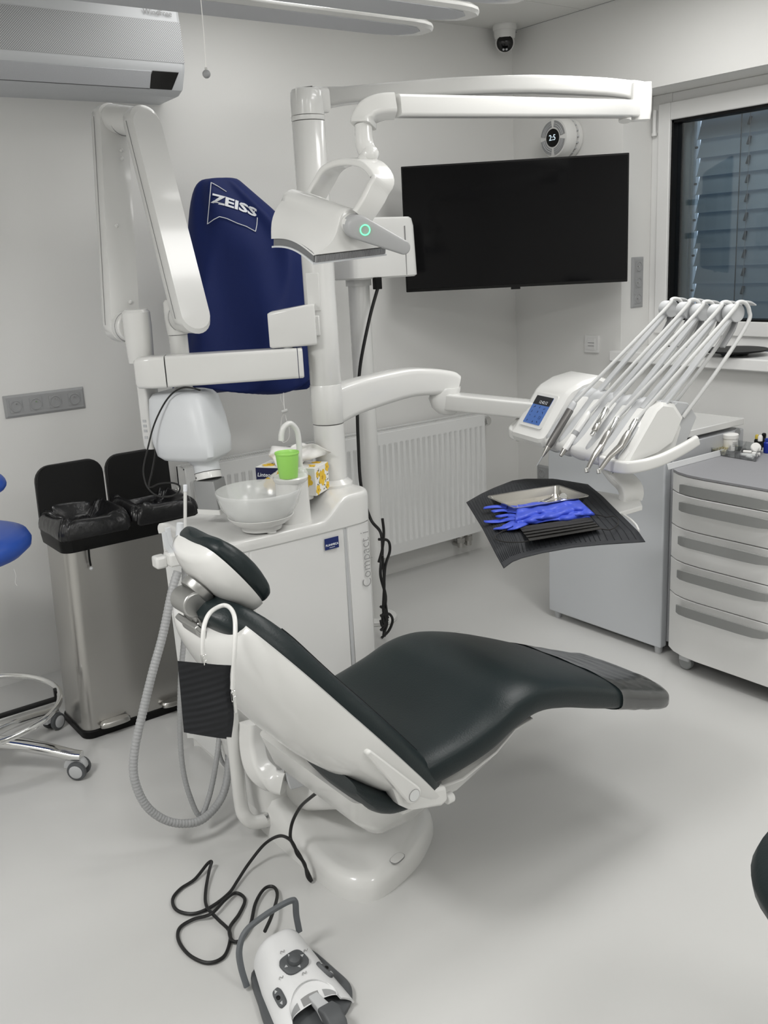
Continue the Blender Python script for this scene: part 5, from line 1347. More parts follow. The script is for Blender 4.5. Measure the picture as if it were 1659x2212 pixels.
for k in range(nfin):
    p = F_+aax*(-0.002)+fr_v*(0.03+0.94*(k+0.5)/nfin)-nv*0.008
    g.obox(p, fr_v*(0.28/nfin), aax*0.003, nv*0.007)
g.build('cooling_fins', M['mgrey'], lp_, smooth=False)
# side boss, handle, ring light
G().cyl(c1-aax*0.01, c1+aax*0.020, 0.0235, n=30).build('side_boss', M['white'], lp_, bevel=0.003)
G().cyl(c0+aax*0.01, c0-aax*0.012, 0.0225, n=30).build('side_boss', M['white'], lp_, bevel=0.003)
G().torus(c0-aax*0.012, aax, 0.021, 0.0022, 28, 8).build('boss_ring', M['chrome'], lp_)
hn0 = c1+aax*0.028; hn1 = P(912,549,d=2.06)
hdv = (hn1-hn0); 
hdv = hdv-aax*hdv.dot(aax)*0.6; Lh2 = hdv.length; hdv.normalize(); hq = aax.cross(hdv).normalized()
ol = stadium((0,0),(Lh2,0),0.026,0.0155,12)
hw = G(); hw.loft([[hn0+hdv*((x-Lh2/2)*k+Lh2/2)+hq*y*k+aax*t_ for x,y in ol] for t_,k in ((-0.011,0.9),(-0.006,1.0),(0.010,1.0),(0.015,0.93),(0.017,0.80))])
hnd = hw.build('handle', mat('grey_handle_plastic', (0.40,0.405,0.41), 0.42), lp_, angle=40)
hnm = hq.cross(hdv).normalized()
hnm = hnm if hnm.dot(aax) > 0 else -hnm
G().torus(hn0+aax*0.0172+hdv*0.010+hnm*0.001, hnm, 0.0105, 0.0014, 32, 8).build('ring_light', mat('green_led', (0.1,0.6,0.3), 0.5, emit=((0.16,1.0,0.40), 1.6)), hnd)
yo = [P(684,420,d=2.215), P(700,392,d=2.20), P(716,366,d=2.18), P(742,352,d=2.15), P(775,349,d=2.115), P(806,358,d=2.085), P(826,386,d=2.07), P(815,412,d=2.068), P(800,440,d=2.068), P(780,470,d=2.072)]
G().sweep(smoothpath(yo,6), rrect(0.0075,0.029,0.005,3), up=bv).build('yoke', M['white'], lp_, angle=60)

# ------------------------------------------------------------------ microscope under a blue cover
ms = thing('fabric_cover', 'navy blue fabric cover with white emblem draped over equipment at the back wall', 'cover', P(560,850,d=3.5))
rows = [(385,440,508,.5),(391,430,517,.62),(402,420,529,.72),(430,412,560,.82),(470,407,606,.9),(520,405,648,1),(560,404,664,1),(610,402,666,1),(655,401,667,1.0),(700,400,670,1.0),(750,399,674,1.0),(790,390,675,1.0),(820,375,675,.98),(834,368,672,.95),(842,385,660,.8)]
rings = []
for i,(py,x0,x1,k) in enumerate(rows):
    c = P((x0+x1)/2, py, d=3.46); hw = (x1-x0)/2*3.46/FPX
    ring = []
    n = 72
    for q in range(n):
        a = 2*math.pi*q/n
        f = i/(len(rows)-1)
        fold = 1+((0.10+0.22*f)*(1-2*abs(math.sin(a*2.5+f*3.2+0.6))**0.8)+(0.06+0.12*f)*math.sin(a*7+2-f*6))*(1-abs(math.cos(a))**4)
        drop = -0.022*f*f*math.sin(a*2.5+1.0)*(1 if i > 9 else 0)
        ring.append(c+RH*(hw*math.copysign(abs(math.cos(a))**0.8, math.cos(a)))+FH*(0.115*k*math.sin(a)*fold)+UZ*drop)
    rings.append(ring)
cov = G().loft(rings, cap=True)
cover = cov.build('cover', M['navy'], ms, angle=180, sub=1)
bvh = BVHTree.FromPolygons([tuple(v) for v in cov.v], cov.f)
def onsurf(px, py, off=0.003):
    r = (CF + CR*((px-829.5)/FPX) - CU*((py-1106.0)/FPX)).normalized()
    hit = bvh.ray_cast(CAM, r)
    return (hit[0] if hit[0] is not None else P(px,py,d=3.3))-r*off
def sline(pts, n=10):
    out = []
    for (a,b),(c,d) in zip(pts, pts[1:]):
        for k in range(n): out.append(onsurf(a+(c-a)*k/n, b+(d-b)*k/n))
    out.append(onsurf(*pts[-1])); return out
for pts in ([(489,414),(472,403),(456,394),(452,440),(448,484),(462,474),(474,468),(490,472),(512,482),(532,489),(552,500),(555,485),(556,470)], [(524,442),(538,448),(551,453),(548,462)]):
    G().tube(sline(pts), 0.0015, 6).build('emblem_outline', M['print_w'], cover)
cu = bpy.data.curves.new('emblem', 'FONT'); cu.body = 'ZEISS'; cu.size = 1.0; cu.offset = 0.035; cu.extrude = 0.0; cu.resolution_u = 2
to = bpy.data.objects.new('emblem', cu); COL.objects.link(to)
me = bpy.data.meshes.new_from_object(to.evaluated_get(bpy.context.evaluated_depsgraph_get()))
bpy.data.objects.remove(to); bpy.data.curves.remove(cu)
bm = bmesh.new(); bm.from_mesh(me); bpy.data.meshes.remove(me)
wmax = max(v.co.x for v in bm.verts); hmax = max(v.co.y for v in bm.verts)
cut = []
for v in bm.verts:
    u_ = v.co.x/wmax; w_ = v.co.y/hmax
    px_ = 457+97*u_+2*w_; py_ = 437+18*u_+14*u_*u_-20*w_+3*u_*w_
    v.co = WORLD[ms.name].inverted() @ onsurf(px_, py_, 0.0032)
me = bpy.data.meshes.new('emblem_lettering'); bm.to_mesh(me); bm.free(); me.materials.append(M['print_w'])
em = bpy.data.objects.new('emblem_lettering', me); COL.objects.link(em); em.parent = cover
dsn = [P(604,846,d=3.40), P(606,862,d=3.40), P(612,875,d=3.40), P(615,888,d=3.40), P(608,905,d=3.40), P(606,935,d=3.40), P(610,955,d=3.40), P(622,950,d=3.40), P(625,930,d=3.40), P(618,905,d=3.40), P(615,888,d=3.39), P(613,870,d=3.39), P(612,846,d=3.40)]
G().tube(smoothpath(dsn,6), 0.0016, 6).build('drawcord', M['paper'], ms)
G().cyl(P(609,890,d=3.38), P(621,886,d=3.38), 0.006, n=12).build('cord_toggle', M['white'], ms)
sup = P(560,600,d=3.46)
G().tube([sup, V(sup.x+0.02, YW-0.06, sup.z+0.1)], 0.03, 16).build('wall_arm', M['satin'], ms)
G().box((sup.x-0.05, YW-0.062, sup.z+0.02), (sup.x+0.09, YW-0.001, sup.z+0.18)).build('wall_plate', M['satin'], ms, bevel=0.004)
# ------------------------------------------------------------------ instrument console on its arms
CO = V(1.984,1.857,0.94); CE = V(-0.248,-0.969,0); CB = V(0.969,-0.248,0)
def K(u, v, z): return V(CO.x,CO.y,0)+CE*u+CB*v+UZ*z
def Q(px, py, v):
    r = CF + CR*((px-829.5)/FPX) - CU*((py-1106.0)/FPX)
    t = (v-(CAM-CO).dot(CB))/r.dot(CB)
    return CAM+r*t
cn = thing('instrument_console', 'white instrument console with touch screen and five hose arms over the footrest', 'instrument console', K(0.05,0.1,0.9))
ca0 = V(1.585,2.45,0)
a1 = [V(1.60,2.45,1.055), P(760,858,Y=2.45), P(820,840,Y=2.45), P(880,826,Y=2.45), P(930,824,Y=2.44), P(965,826,Y=2.43), P(984,830,Y=2.42)]
def a1p(t):
    hh = 0.056-0.020*t if t < 0.75 else 0.041-0.004*(t-0.75)*4
    if t > 0.93: hh *= 1-0.12*(t-0.93)/0.07
    return rrect(0.040-0.004*t, hh, 0.018, 5)
G().sweep(smoothpath(a1,6), a1p).build('first_arm', M['white'], cn, angle=60)
ek = P(958,866,Y=2.43)
G().loft([[V(ek.x,ek.y,z)+RH*(a*k+o_)+FH*b*k for a,b in superell(0.050,0.040,2.4,28)] for z,k,o_ in ((ek.z+0.045,0.92,0.012),(ek.z+0.035,1.0,0.008),(ek.z+0.010,0.98,0.0),(ek.z-0.02,0.86,0.004),(ek.z-0.040,0.62,0.012),(ek.z-0.045,0.4,0.016))]).build('elbow', M['white'], cn, angle=60)
q0, q1 = P(968,866,Y=2.42), K(-0.16,0.10,1.010)
dd = (q1-q0).normalized(); sd = dd.cross(UZ).normalized(); uv = sd.cross(dd)
G().loft([[q0+dd*t_+sd*a+uv*b for a,b in rrect(0.034,0.0275*k,0.008,4)] for t_,k in ((0.0,1.0),((q1-q0).length,0.92))]).build('second_arm', M['white'], cn, angle=50)
# body: sections (v, z) swept along the width
def sect(vz, u): return [K(u, v, z) for v, z in vz]
body = [(0.004,0.922),(-0.006,0.934),(-0.006,0.948),(0.002,0.958),(0.030,0.985),(0.105,1.066),(0.125,1.072),(0.165,1.060),(0.185,1.020),(0.165,0.960),(0.10,0.925)]
rings = [sect([(0.09+(v-0.09)*0.93, 0.99+(z-0.99)*0.90) for v,z in body], -0.29), sect(body, -0.280)]+[sect(body, u) for u in (-0.2,-0.1,0.0,0.1,0.2,0.27)]+[sect([(0.09+(v-0.09)*0.95, 0.99+(z-0.99)*0.93) for v,z in body], 0.288)]
G().loft(rings).build('body', M['white'], cn, angle=40)
# scalloped holder deck
US = [-0.045, 0.022, 0.089, 0.156, 0.223]
def deck(u, t):
    uu = -0.082+0.352*u
    v0, z0 = (-0.002,0.958); 
    if t < 0.12: v, z = -0.008+0.004*t/0.12, 0.926+0.036*t/0.12
    elif t < 0.85:
        s = (t-0.12)/0.73; v = -0.004+0.112*s; z = 0.962+0.120*s
    else:
        s = (t-0.85)/0.15; v = 0.108+0.05*s; z = 1.082+0.010*math.sin(s*2.2)-0.012*s*s
    k = min(abs(uu-c) for c in US)/0.0335
    ridge = 0.013*(k**2.2 if k < 1 else 1.0)
    return K(uu, v+0.016-ridge*0.72, z-0.008+ridge*0.62)
G().grid(deck, 70, 26, thick=0.004).build('holder_deck', mat('pale_grey_silicone', (0.47,0.48,0.49), 0.45), cn, angle=180)
# screen housing on the left
hs = [(-0.012,0.926),(-0.020,0.940),(-0.019,0.952),(-0.006,0.966),(0.070,1.074),(0.085,1.088),(0.13,1.108),(0.19,1.118),(0.23,1.10),(0.22,1.03),(0.16,0.95),(0.06,0.924)]
rings = []
for u, k in ((-0.262,0.90),(-0.256,0.97),(-0.245,1.0),(-0.10,1.0),(-0.088,0.97),(-0.080,0.90)):
    rings.append(sect([(0.09+(v-0.09)*k, 1.0+(z-1.0)*k) for v,z in hs], u))
G().loft(rings).build('screen_housing', M['white'], cn, angle=30)
sn = V(0,0,0)-CB*0.818+UZ*0.576; sn.normalize(); sy = (CB*0.576+UZ*0.818).normalized()
sc0 = K(-0.172,0.032,1.020)+sn*0.0015
def scr(a, b, d): return sc0+CE*a+sy*b+sn*d
G().loft([[scr(a,b,-0.002) for a,b in rrect(0.062,0.056,0.008,4)], [scr(a,b,0.0015) for a,b in rrect(0.062,0.056,0.008,4)]]).build('screen_bezel', M['white'], cn, angle=30)
G().loft([[scr(a-0.002,b,0.0012) for a,b in rrect(0.046,0.046,0.002,2)], [scr(a-0.002,b,0.0026) for a,b in rrect(0.046,0.046,0.002,2)]]).build('screen', mat('blue_lit_screen', (0.02,0.05,0.15), 0.2, emit=((0.115,0.235,0.60), 0.42)), cn, smooth=False)
G().loft([[scr(a-0.002,b+0.0315,0.0027) for a,b in rrect(0.046,0.0145,0.001,2)], [scr(a-0.002,b+0.0315,0.0031) for a,b in rrect(0.046,0.0145,0.001,2)]]).build('screen_header', mat('black_screen', (0.006,0.007,0.01), 0.2), cn, smooth=False)
text('clock_lettering', '12:42:12', 0.0135, scr(0.004,0.026,0.0034), CE, sy, M['print_w'], cn, extrude=0.0001)
rnd = random.Random(2)
dk_ = mat('screen_icon_dark', (0.01,0.03,0.10), 0.4)
for r_ in range(4):
    for c_ in range(3):
        p = scr(-0.030+0.028*c_, 0.009-0.0155*r_, 0.0029)
        g = G(); g.tube(smoothpath([p+CE*rnd.uniform(-.005,.005)+sy*rnd.uniform(-.004,.004) for _ in range(4)], 3), 0.0007, 5); g.build('screen_icon', dk_, cn)
G().torus(scr(0.026,-0.0225,0.0029), sn, 0.0065, 0.0005, 4, 5).build('screen_icon', dk_, cn)
# grab handles left and right, end cap
lh = [K(-0.24,-0.002,0.935), K(-0.285,0.0,0.942), K(-0.306,0.025,0.955), K(-0.308,0.07,0.985), K(-0.30,0.13,1.022), K(-0.275,0.17,1.045), K(-0.24,0.18,1.05)]
G().sweep(smoothpath(lh,6), rrect(0.009,0.015,0.006,4)).build('grab_handle', M['white'], cn, angle=60)
rh = [K(0.20,-0.004,0.934), K(0.265,-0.004,0.934), K(0.302,0.008,0.936), K(0.322,0.04,0.942), K(0.330,0.09,0.952), K(0.330,0.15,0.970), K(0.328,0.20,0.988)]
G().sweep(smoothpath(rh,6), lambda t: rrect(0.009,0.018-0.004*t,0.007,4)).build('grab_handle', M['white'], cn, angle=60)
ec = [(0.000,0.945),(0.095,1.078),(0.115,1.092),(0.150,1.085),(0.180,1.045),(0.150,0.985),(0.10,0.960),(0.03,0.945)]
G().loft([[K(0.262,v,z) for v,z in ec], [K(0.294,v,z) for v,z in ec], [K(0.300,0.09+(v-0.09)*0.9,1.0+(z-1.0)*0.9) for v,z in ec]]).build('end_cover', M['white'], cn, angle=30)
G().loft([[K(0.240,v+0.055,z-0.005) for v,z in ec], [K(0.284,v+0.055,z-0.005) for v,z in ec]]).build('end_gasket', M['lgrey'], cn, bevel=0.003)
# whip arms with rollers
M['whip'] = mat('whip_plastic', (0.52,0.53,0.54), 0.4)
heads = [(1446,667),(1484,670),(1514,674),(1553,676),(1586,676)]
bases = [(1288,852),(1325,858),(1364,864),(1397,869),(1433,875)]
WH = []
for i in range(5):
    vh = 0.325-0.012*(i % 2)
    h = Q(*heads[i], vh); b_ = Q(*bases[i], 0.125)
    d_ = (h-b_).normalized(); sd = CE
    w = G().sweep([b_-d_*0.02, h-d_*0.018], rrect(0.011,0.0035,0.002,2), up=d_.cross(CE)).build('whip_arm', M['whip'], cn, angle=40)
    G().lathe([(0.018,-0.017),(0.0225,-0.016),(0.0225,0.010),(0.021,0.012)], h-CE*0.004, CE, 26).build('whip_roller', M['lgrey'], w)
    G().lathe([(0.022,0.0105),(0.0235,0.012),(0.0235,0.0155),(0.022,0.017),(0.001,0.0172)], h-CE*0.004, CE, 26).build('roller_cap', M['whip'], w)
    tb_ = [h+UZ*0.016+CB*0.004, h+UZ*0.026+CB*0.022, h+UZ*0.024+CB*0.045, h+UZ*0.016+CB*0.062]
    G().sweep(smoothpath(tb_,5), lambda t: rrect(0.011,0.004-0.002*t,0.002,2)).build('finger_tab', M['whip'], w, angle=40)
    G().sweep(smoothpath([h-UZ*0.018+CB*0.006, h-UZ*0.045-CB*0.005, h-UZ*0.085-CB*0.035],4), rrect(0.009,0.003,0.002,2), up=CB).build('return_spring', M['mgrey'], w)
    WH.append((h, b_))
# ------------------------------------------------------------------ the five instruments, each with its hose
M['hose'] = mat('white_instrument_hose', (0.62,0.625,0.62), 0.35)
def instrument(i, name, label, joint, tip, rh=0.0052):
    t = thing(name, label, 'dental instrument', tip)
    h, b_ = WH[i]
    d = (joint-tip).normalized()
    topc = h-CE*0.004+CE*0.001
    path = [joint, joint+d*0.03, joint.lerp(h-CB*0.03-UZ*0.005,0.5)+UZ*0.004-CB*0.010, h-CB*0.028+UZ*0.004, h-CB*0.010+UZ*0.0265, h+CB*0.014+UZ*0.025, h+CB*0.029+UZ*0.004, h+CB*0.024-UZ*0.03, h.lerp(K(0,0.2,1.03)+CE*((b_-K(0,0,0)).dot(CE)),0.5)+CB*0.01, K((b_-K(0,0,0)).dot(CE)+0.004,0.185,1.045)]
    off = CE*(0.0215)
    path = [p if k in (0,) else p+off*(0.5 if k == 1 else 1.0)*(0.0 if k >= 9 else 1.0) for k,p in enumerate(path)]
    G().tube(smoothpath(path,8), rh, 10).build('hose', M['hose'], t)
    return t, d
def along(tip, joint, segs, t, n=20):
    d = (joint-tip).normalized()
    for nm, mt, prof in segs: G().lathe(prof, tip, d, n).build(nm, mt, t)
def jt(px, py, v): return Q(px, py, v-0.016)
# 1 scaler with thin tip
J1, T1 = jt(1239,873,0.070), jt(1172,986,-0.030)
t1, d1 = instrument(0, 'scaler_handpiece', 'grey scaler handpiece with a thin needle tip, nearest the screen', J1, T1)
L = (J1-T1).length
along(T1, J1, [('tip_cone', M['hand'], [(0.003,0.0),(0.0055,0.012),(0.0085,0.028),(0.009,0.032)]), ('grip', mat('gunmetal', (0.20,0.195,0.19), 0.38, metal=0.85), [(0.009,0.032),(0.0105,0.05),(0.0108,L-0.022),(0.010,L-0.018)]), ('coupling', M['lgrey'], [(0.0095,L-0.018),(0.0095,L-0.002),(0.008,L+0.006),(0.006,L+0.008)])], t1)
nd = jt(1160,1006,-0.036)
G().tube([T1+d1*0.004, nd], lambda t: 0.0026-0.0012*t, 8).build('needle', M['cool'], t1)
G().obox(T1+d1*0.034+UZ*0.008, d1*0.007, CE*0.007, UZ*0.0035).build('trigger', M['chrome'], t1, bevel=0.001)
# 2 white syringe
J2, T2 = jt(1271,893,0.075), jt(1211,985,-0.020)
t2, d2 = instrument(1, 'air_syringe', 'white air-water syringe with steel nose in the second slot', J2, T2)
L = (J2-T2).length
along(T2, J2, [('nose', M['hand'], [(0.0045,0.0),(0.005,0.003),(0.0085,0.022)]), ('barrel', M['white'], [(0.0090,0.022),(0.0092,0.068),(0.0088,0.070)]), ('grey_ring', M['mgrey'], [(0.0096,0.070),(0.0096,0.083)]), ('rear_barrel', M['white'], [(0.0090,0.083),(0.0095,0.085),(0.0095,L-0.012),(0.007,L),(0.0058,L+0.004)])], t2)
# 3 bare coupling
J3, T3 = jt(1310,884,0.080), jt(1278,941,0.020)
t3, d3 = instrument(2, 'motor_coupling', 'short bare steel motor coupling in the middle slot', J3, T3)
L = (J3-T3).length
along(T3, J3, [('spigot', M['chrome'], [(0.0055,0.0),(0.006,0.001),(0.006,0.016)]), ('collar', M['hand'], [(0.0085,0.016),(0.009,0.018),(0.009,0.034),(0.008,0.036)]), ('motor', M['chrome'], [(0.008,0.036),(0.0088,0.040),(0.0088,L),(0.007,L+0.003)])], t3)
# 4, 5 contra-angle handpieces
for i, (jp, tp, hp, nm, lb) in enumerate((((1332,905),(1298,965),(1268,1016),'turbine_handpiece','steel turbine handpiece with angled head in the fourth slot'), ((1373,909),(1340,965),(1294,1018),'turbine_handpiece','steel turbine handpiece with angled head, farthest from the screen'))):
    J4 = jt(*jp, 0.080); T4 = jt(*tp, 0.020); H4 = jt(*hp, -0.042)
    t4, d4 = instrument(3+i, nm, lb, J4, T4)
    L = (J4-T4).length
    along(T4, J4, [('body', M['hand'], [(0.0092,0.0),(0.0096,0.002),(0.0098,0.030),(0.0088,0.044),(0.0075,0.048)]), ('rear_sleeve', M['chrome'], [(0.0075,0.047),(0.0074,L),(0.006,L+0.003)])], t4)
    mid = T4.lerp(H4,0.55)+UZ*0.006
    G().tube(smoothpath([T4+d4*0.002, T4.lerp(mid,0.6)+UZ*0.001, mid, H4.lerp(mid,0.25), H4],6), lambda t: 0.0092-0.0042*t, 16).build('neck', M['hand'], t4)
    dn = V(-0.1,-0.35,-1.0).normalized()
    G().lathe([(0.0055,-0.006),(0.0068,-0.005),(0.0068,0.005),(0.0055,0.0065),(0.001,0.007)], H4, -dn, 18).build('head', M['chrome'], t4)

# ------------------------------------------------------------------ tray holder, napkin, tray, gloves, mask
th = thing('tray_holder', 'white tray arm with a flat plate hanging under the console', 'tray holder', V(1.9,1.7,0.79))
br_ = [K(0.17,0.10,0.935), K(0.20,0.115,0.90), K(0.235,0.12,0.868), K(0.245,0.118,0.845), K(0.247,0.116,0.826)]
p_a, p_b = Q(1335,1010,0.10), Q(1363,1078,0.10)
br_ = [Q(1318,1000,0.105), Q(1338,1028,0.105), Q(1358,1048,0.105), Q(1364,1065,0.105), Q(1362,1078,0.105)]
for s_ in (-1, 1):
    G().sweep(smoothpath([q+CB*0.030*s_ for q in br_[:3]],5), rrect(0.008,0.008,0.003,3), up=CE).build('fork', M['white'], th, angle=60)
G().sweep(smoothpath(br_[1:],5), lambda t: rrect(0.036-0.004*t,0.012+0.004*t,0.006,3), up=CE).build('bracket', M['white'], th, angle=60)
TZ = 0.812
pl2 = [P(1384,1079,Z=TZ), P(1388,1092,Z=TZ), P(1300,1118,Z=TZ), P(1150,1140,Z=TZ), P(1060,1130,Z=TZ), P(1050,1100,Z=TZ), P(1120,1062,Z=TZ), P(1240,1052,Z=TZ), P(1330,1066,Z=TZ)]
G().prism(pl2, (0,0,-0.014)).build('plate', M['white'], th, bevel=0.003)
cv_ = [P(1345,1110,Z=0.806), P(1362,1122,Z=0.803), P(1374,1134,Z=0.800), P(1380,1146,Z=0.797)]
G().tube(smoothpath(cv_,5), 0.003, 8).build('wire_rim', M['white'], th)
top_e = [(1007,1085),(1040,1066),(1068,1053),(1107,1038),(1135,1034),(1197,1034),(1270,1046)]
bot_e = [(1088,1227),(1107,1213),(1127,1205),(1171,1194),(1239,1182),(1301,1176),(1394,1170)]
lef_e = [(1007,1085),(1013,1094),(1042,1141),(1065,1185),(1088,1227)]
rig_e = [(1270,1046),(1301,1071),(1332,1102),(1379,1148),(1394,1170)]
def pe(e, t):
    k = t*(len(e)-1); i = min(int(k), len(e)-2); f = k-i
    return Vector((e[i][0]+(e[i+1][0]-e[i][0])*f, e[i][1]+(e[i+1][1]-e[i][1])*f))
def napxy(u, v):
    T, B, L_, R_2 = pe(top_e,u), pe(bot_e,u), pe(lef_e,v), pe(rig_e,v)
    bl = Vector(top_e[0])*(1-u)*(1-v)+Vector(top_e[-1])*u*(1-v)+Vector(bot_e[0])*(1-u)*v+Vector(bot_e[-1])*u*v
    return T*(1-v)+B*v+L_*(1-u)+R_2*u-bl
def napz(u, v):
    return TZ+0.0035-0.018*sst((v-0.72)/0.28)*(0.6+0.6*(1-u))-0.010*sst((0.18-u)/0.18)*(1-v)-0.016*sst((u-0.8)/0.2)*sst((v-0.45)/0.4)-0.006*sst((0.1-v)/0.1)
M['nap'] = mat('black_ribbed_napkin', (0.013,0.0145,0.018), 0.7)
nk_ = G().grid(lambda u,v: P(*napxy(u,v), Z=napz(u,v)), 40, 30, thick=0.0015).build('tray_napkin', M['nap'], None, angle=180, at=P(1200,1120,Z=TZ))
tag(nk_, 'black ribbed paper napkin spread over the tray plate', 'napkin')
# crease ridges of the napkin as thin real ribs
g = G()
for k in range(1, 36):
    u = k/36
    pts = [P(*napxy(u,v_), Z=napz(u,v_)+0.0004) for v_ in [0.05+0.88*q/10 for q in range(11)]]
    g.tube(pts, 0.0011, 4)
g.build('napkin_rib', M['nap'], nk_)
nk_.children[0]['kind'] = 'stuff'
ST = TZ+0.0065
rim = [P(1066,1070,Z=ST+0.022), P(1224,1046,Z=ST+0.022), P(1257,1074,Z=ST+0.022), P(1096,1102,Z=ST+0.022)]
cen = sum(rim, V(0,0,0))/4
ex = ((rim[1]-rim[0])+(rim[2]-rim[3])).normalized(); ey = UZ.cross(ex)
hl, hw2 = (rim[1]-rim[0]).length/2, abs((rim[0]-rim[3]).dot(ey))/2
def trl(k1, k2, z, r): return [V(cen.x,cen.y,0)+ex*a+ey*b+UZ*z for a,b in rrect(hl*k1, hw2*k2, r, 4)]
M['traysteel'] = mat('satin_tray_steel', (0.62,0.60,0.56), 0.22, metal=1.0)
tr_ = G().loft([trl(0.88,0.80,ST,0.01), trl(0.97,0.95,ST+0.021,0.012), trl(1.0,1.0,ST+0.022,0.013), trl(1.0,1.0,ST+0.0235,0.013), trl(0.955,0.93,ST+0.0225,0.012), trl(0.87,0.78,ST+0.002,0.01)]).build('instrument_tray', M['traysteel'], None, angle=40, at=V(cen.x,cen.y,ST))
tag(tr_, 'shallow stainless steel instrument tray on the black napkin', 'tray')
tw = thing('tweezers', 'thin steel tweezers lying in the steel tray', 'tweezers', P(1165,1082,Z=ST+0.004))
for dy_ in (0, 3):
    G().tube(smoothpath([P(1140,1090+dy_*0.6,Z=ST+0.005), P(1165,1084+dy_,Z=ST+0.008), P(1190,1074+dy_*0.5,Z=ST+0.010), P(1195,1068,Z=ST+0.012)],4), 0.0012, 6).build('arm', M['chrome'], tw)
G().obox(P(1146,1088,Z=ST+0.005), ex*0.012, ey*0.004, UZ*0.0012).build('head_end', M['chrome'], tw)
mr = thing('dental_mirror', 'round dental mouth mirror leaning in the steel tray', 'mirror', P(1217,1072,Z=ST+0.004))
mp_ = P(1217,1073,Z=ST+0.011); mnv = V(-0.45,-0.55,0.7).normalized()
G().lathe([(0.0095,0.0),(0.0105,0.001),(0.0105,0.003),(0.0095,0.004)], mp_, mnv, 24).build('rim', M['chrome'], mr)
G().lathe([(0.0092,0.0036),(0.001,0.0038)], mp_, mnv, 24).build('mirror_glass', mat('mirror_face', (0.35,0.34,0.32), 0.05, metal=1.0), mr)
G().cyl(mp_-ex*0.009, P(1165,1088,Z=ST+0.006), 0.0013, n=8).build('stem', M['chrome'], mr)
# gloves
def glove(label, off, seed, tips, cuffs):
    rnd = random.Random(seed)
    t = thing('nitrile_glove', label, 'glove', P(1170,1110,Z=ST)+off)
    def wr(p, a=0.0012): return p+V(rnd.uniform(-a,a), rnd.uniform(-a,a), rnd.uniform(0,a*2.2))
    palm_c = [Vector(c) for c in cuffs]
    c0_, c1_ = palm_c        # cuff edge ends (px)
    k0, k1 = Vector((1118,1094)), Vector((1112,1132))
    def f(u, v):
        a = c0_.lerp(c1_, v); b = k0.lerp(k1, v)
        p = a.lerp(b, u)
        hz = ST+0.004+0.009*math.sin(math.pi*min(1,max(0,v)))**0.6+0.0026*math.sin(u*11-v*14+seed)+0.0016*math.sin(u*25+v*6+seed*2)+0.006*max(0,0.5-abs(v-0.2))*(1-u)
        return P(p.x, p.y+1.5*math.sin(u*14+seed), Z=hz)+off
    g = G().grid(f, 34, 22, thick=0.0025)
    for (tx_, ty_), (bx_, by_), w in tips:
        pts = []
        for q in range(9):
            s = q/8
            x = bx_+(tx_-bx_)*s; y = by_+(ty_-by_)*s+2.2*math.sin(s*5+seed)
            pts.append(P(x, y, Z=ST+0.007+0.004*math.sin(s*6+tx_)-0.003*s)+off)
        g.sweep(smoothpath(pts,2), lambda s: [(a,b) for a,b in superell(w*1.25*(1-0.45*s**2.6)*(1+0.10*math.sin(s*13+seed)), 0.0044*(1-0.4*s), 2.2, 12)])
    g.build('glove_body', M['nitrile'], t, angle=180)
    g2 = G(); pts = [f(0.0, v_)+UZ*0.001 for v_ in [k/10 for k in range(11)]]
    g2.tube(pts, 0.0016, 6); g2.build('cuff_roll', M['nitrile'], t)
    return t
glove('upper blue nitrile glove crumpled between steel tray and face mask', V(0,0,0.004), 1, [((1046,1101),(1132,1097),0.013), ((1064,1109),(1132,1106),0.013), ((1076,1120),(1132,1116),0.012)], [(1250,1083),(1284,1114)])
glove('lower blue nitrile glove with fingers curled towards the napkin corner', V(0.002,-0.004,-0.001), 4, [((1044,1125),(1130,1119),0.013), ((1066,1140),(1130,1125),0.013), ((1092,1142),(1130,1131),0.012), ((1216,1077),(1203,1096),0.010)], [(1240,1086),(1270,1118)])
# mask
mk = thing('face_mask', 'black pleated face mask with ear loops at the napkin front', 'face mask', P(1205,1145,Z=ST))
mc = [(1121,1138),(1271,1117),(1300,1142),(1144,1168)]
def mf(u, v):
    a = Vector(mc[0]).lerp(Vector(mc[1]), u); b = Vector(mc[3]).lerp(Vector(mc[2]), u)
    p = a.lerp(b, v)
    k = v*5.0
    pl_2 = 0.0028*((k % 1.0)) if 0.18 < v < 0.92 else 0.001
    return P(p.x, p.y, Z=ST+0.005+0.006*math.sin(math.pi*v)*math.sin(math.pi*u)+pl_2)
M['mask'] = mat('black_mask_fabric', (0.016,0.015,0.014), 0.8, bump=(400,0.2))
G().grid(mf, 24, 40, thick=0.0012).build('pleated_panel', M['mask'], mk, angle=35)
for pts in ([(1271,1118),(1278,1112),(1295,1113),(1310,1117),(1325,1115),(1336,1124),(1332,1136),(1318,1144),(1300,1143)], [(1122,1140),(1105,1143),(1085,1148),(1070,1158),(1074,1166),(1096,1171),(1125,1171),(1144,1168)]):
    G().tube(smoothpath([P(a,b,Z=ST+0.002) for a,b in pts],5), 0.0014, 6).build('ear_loop', M['mask'], mk)
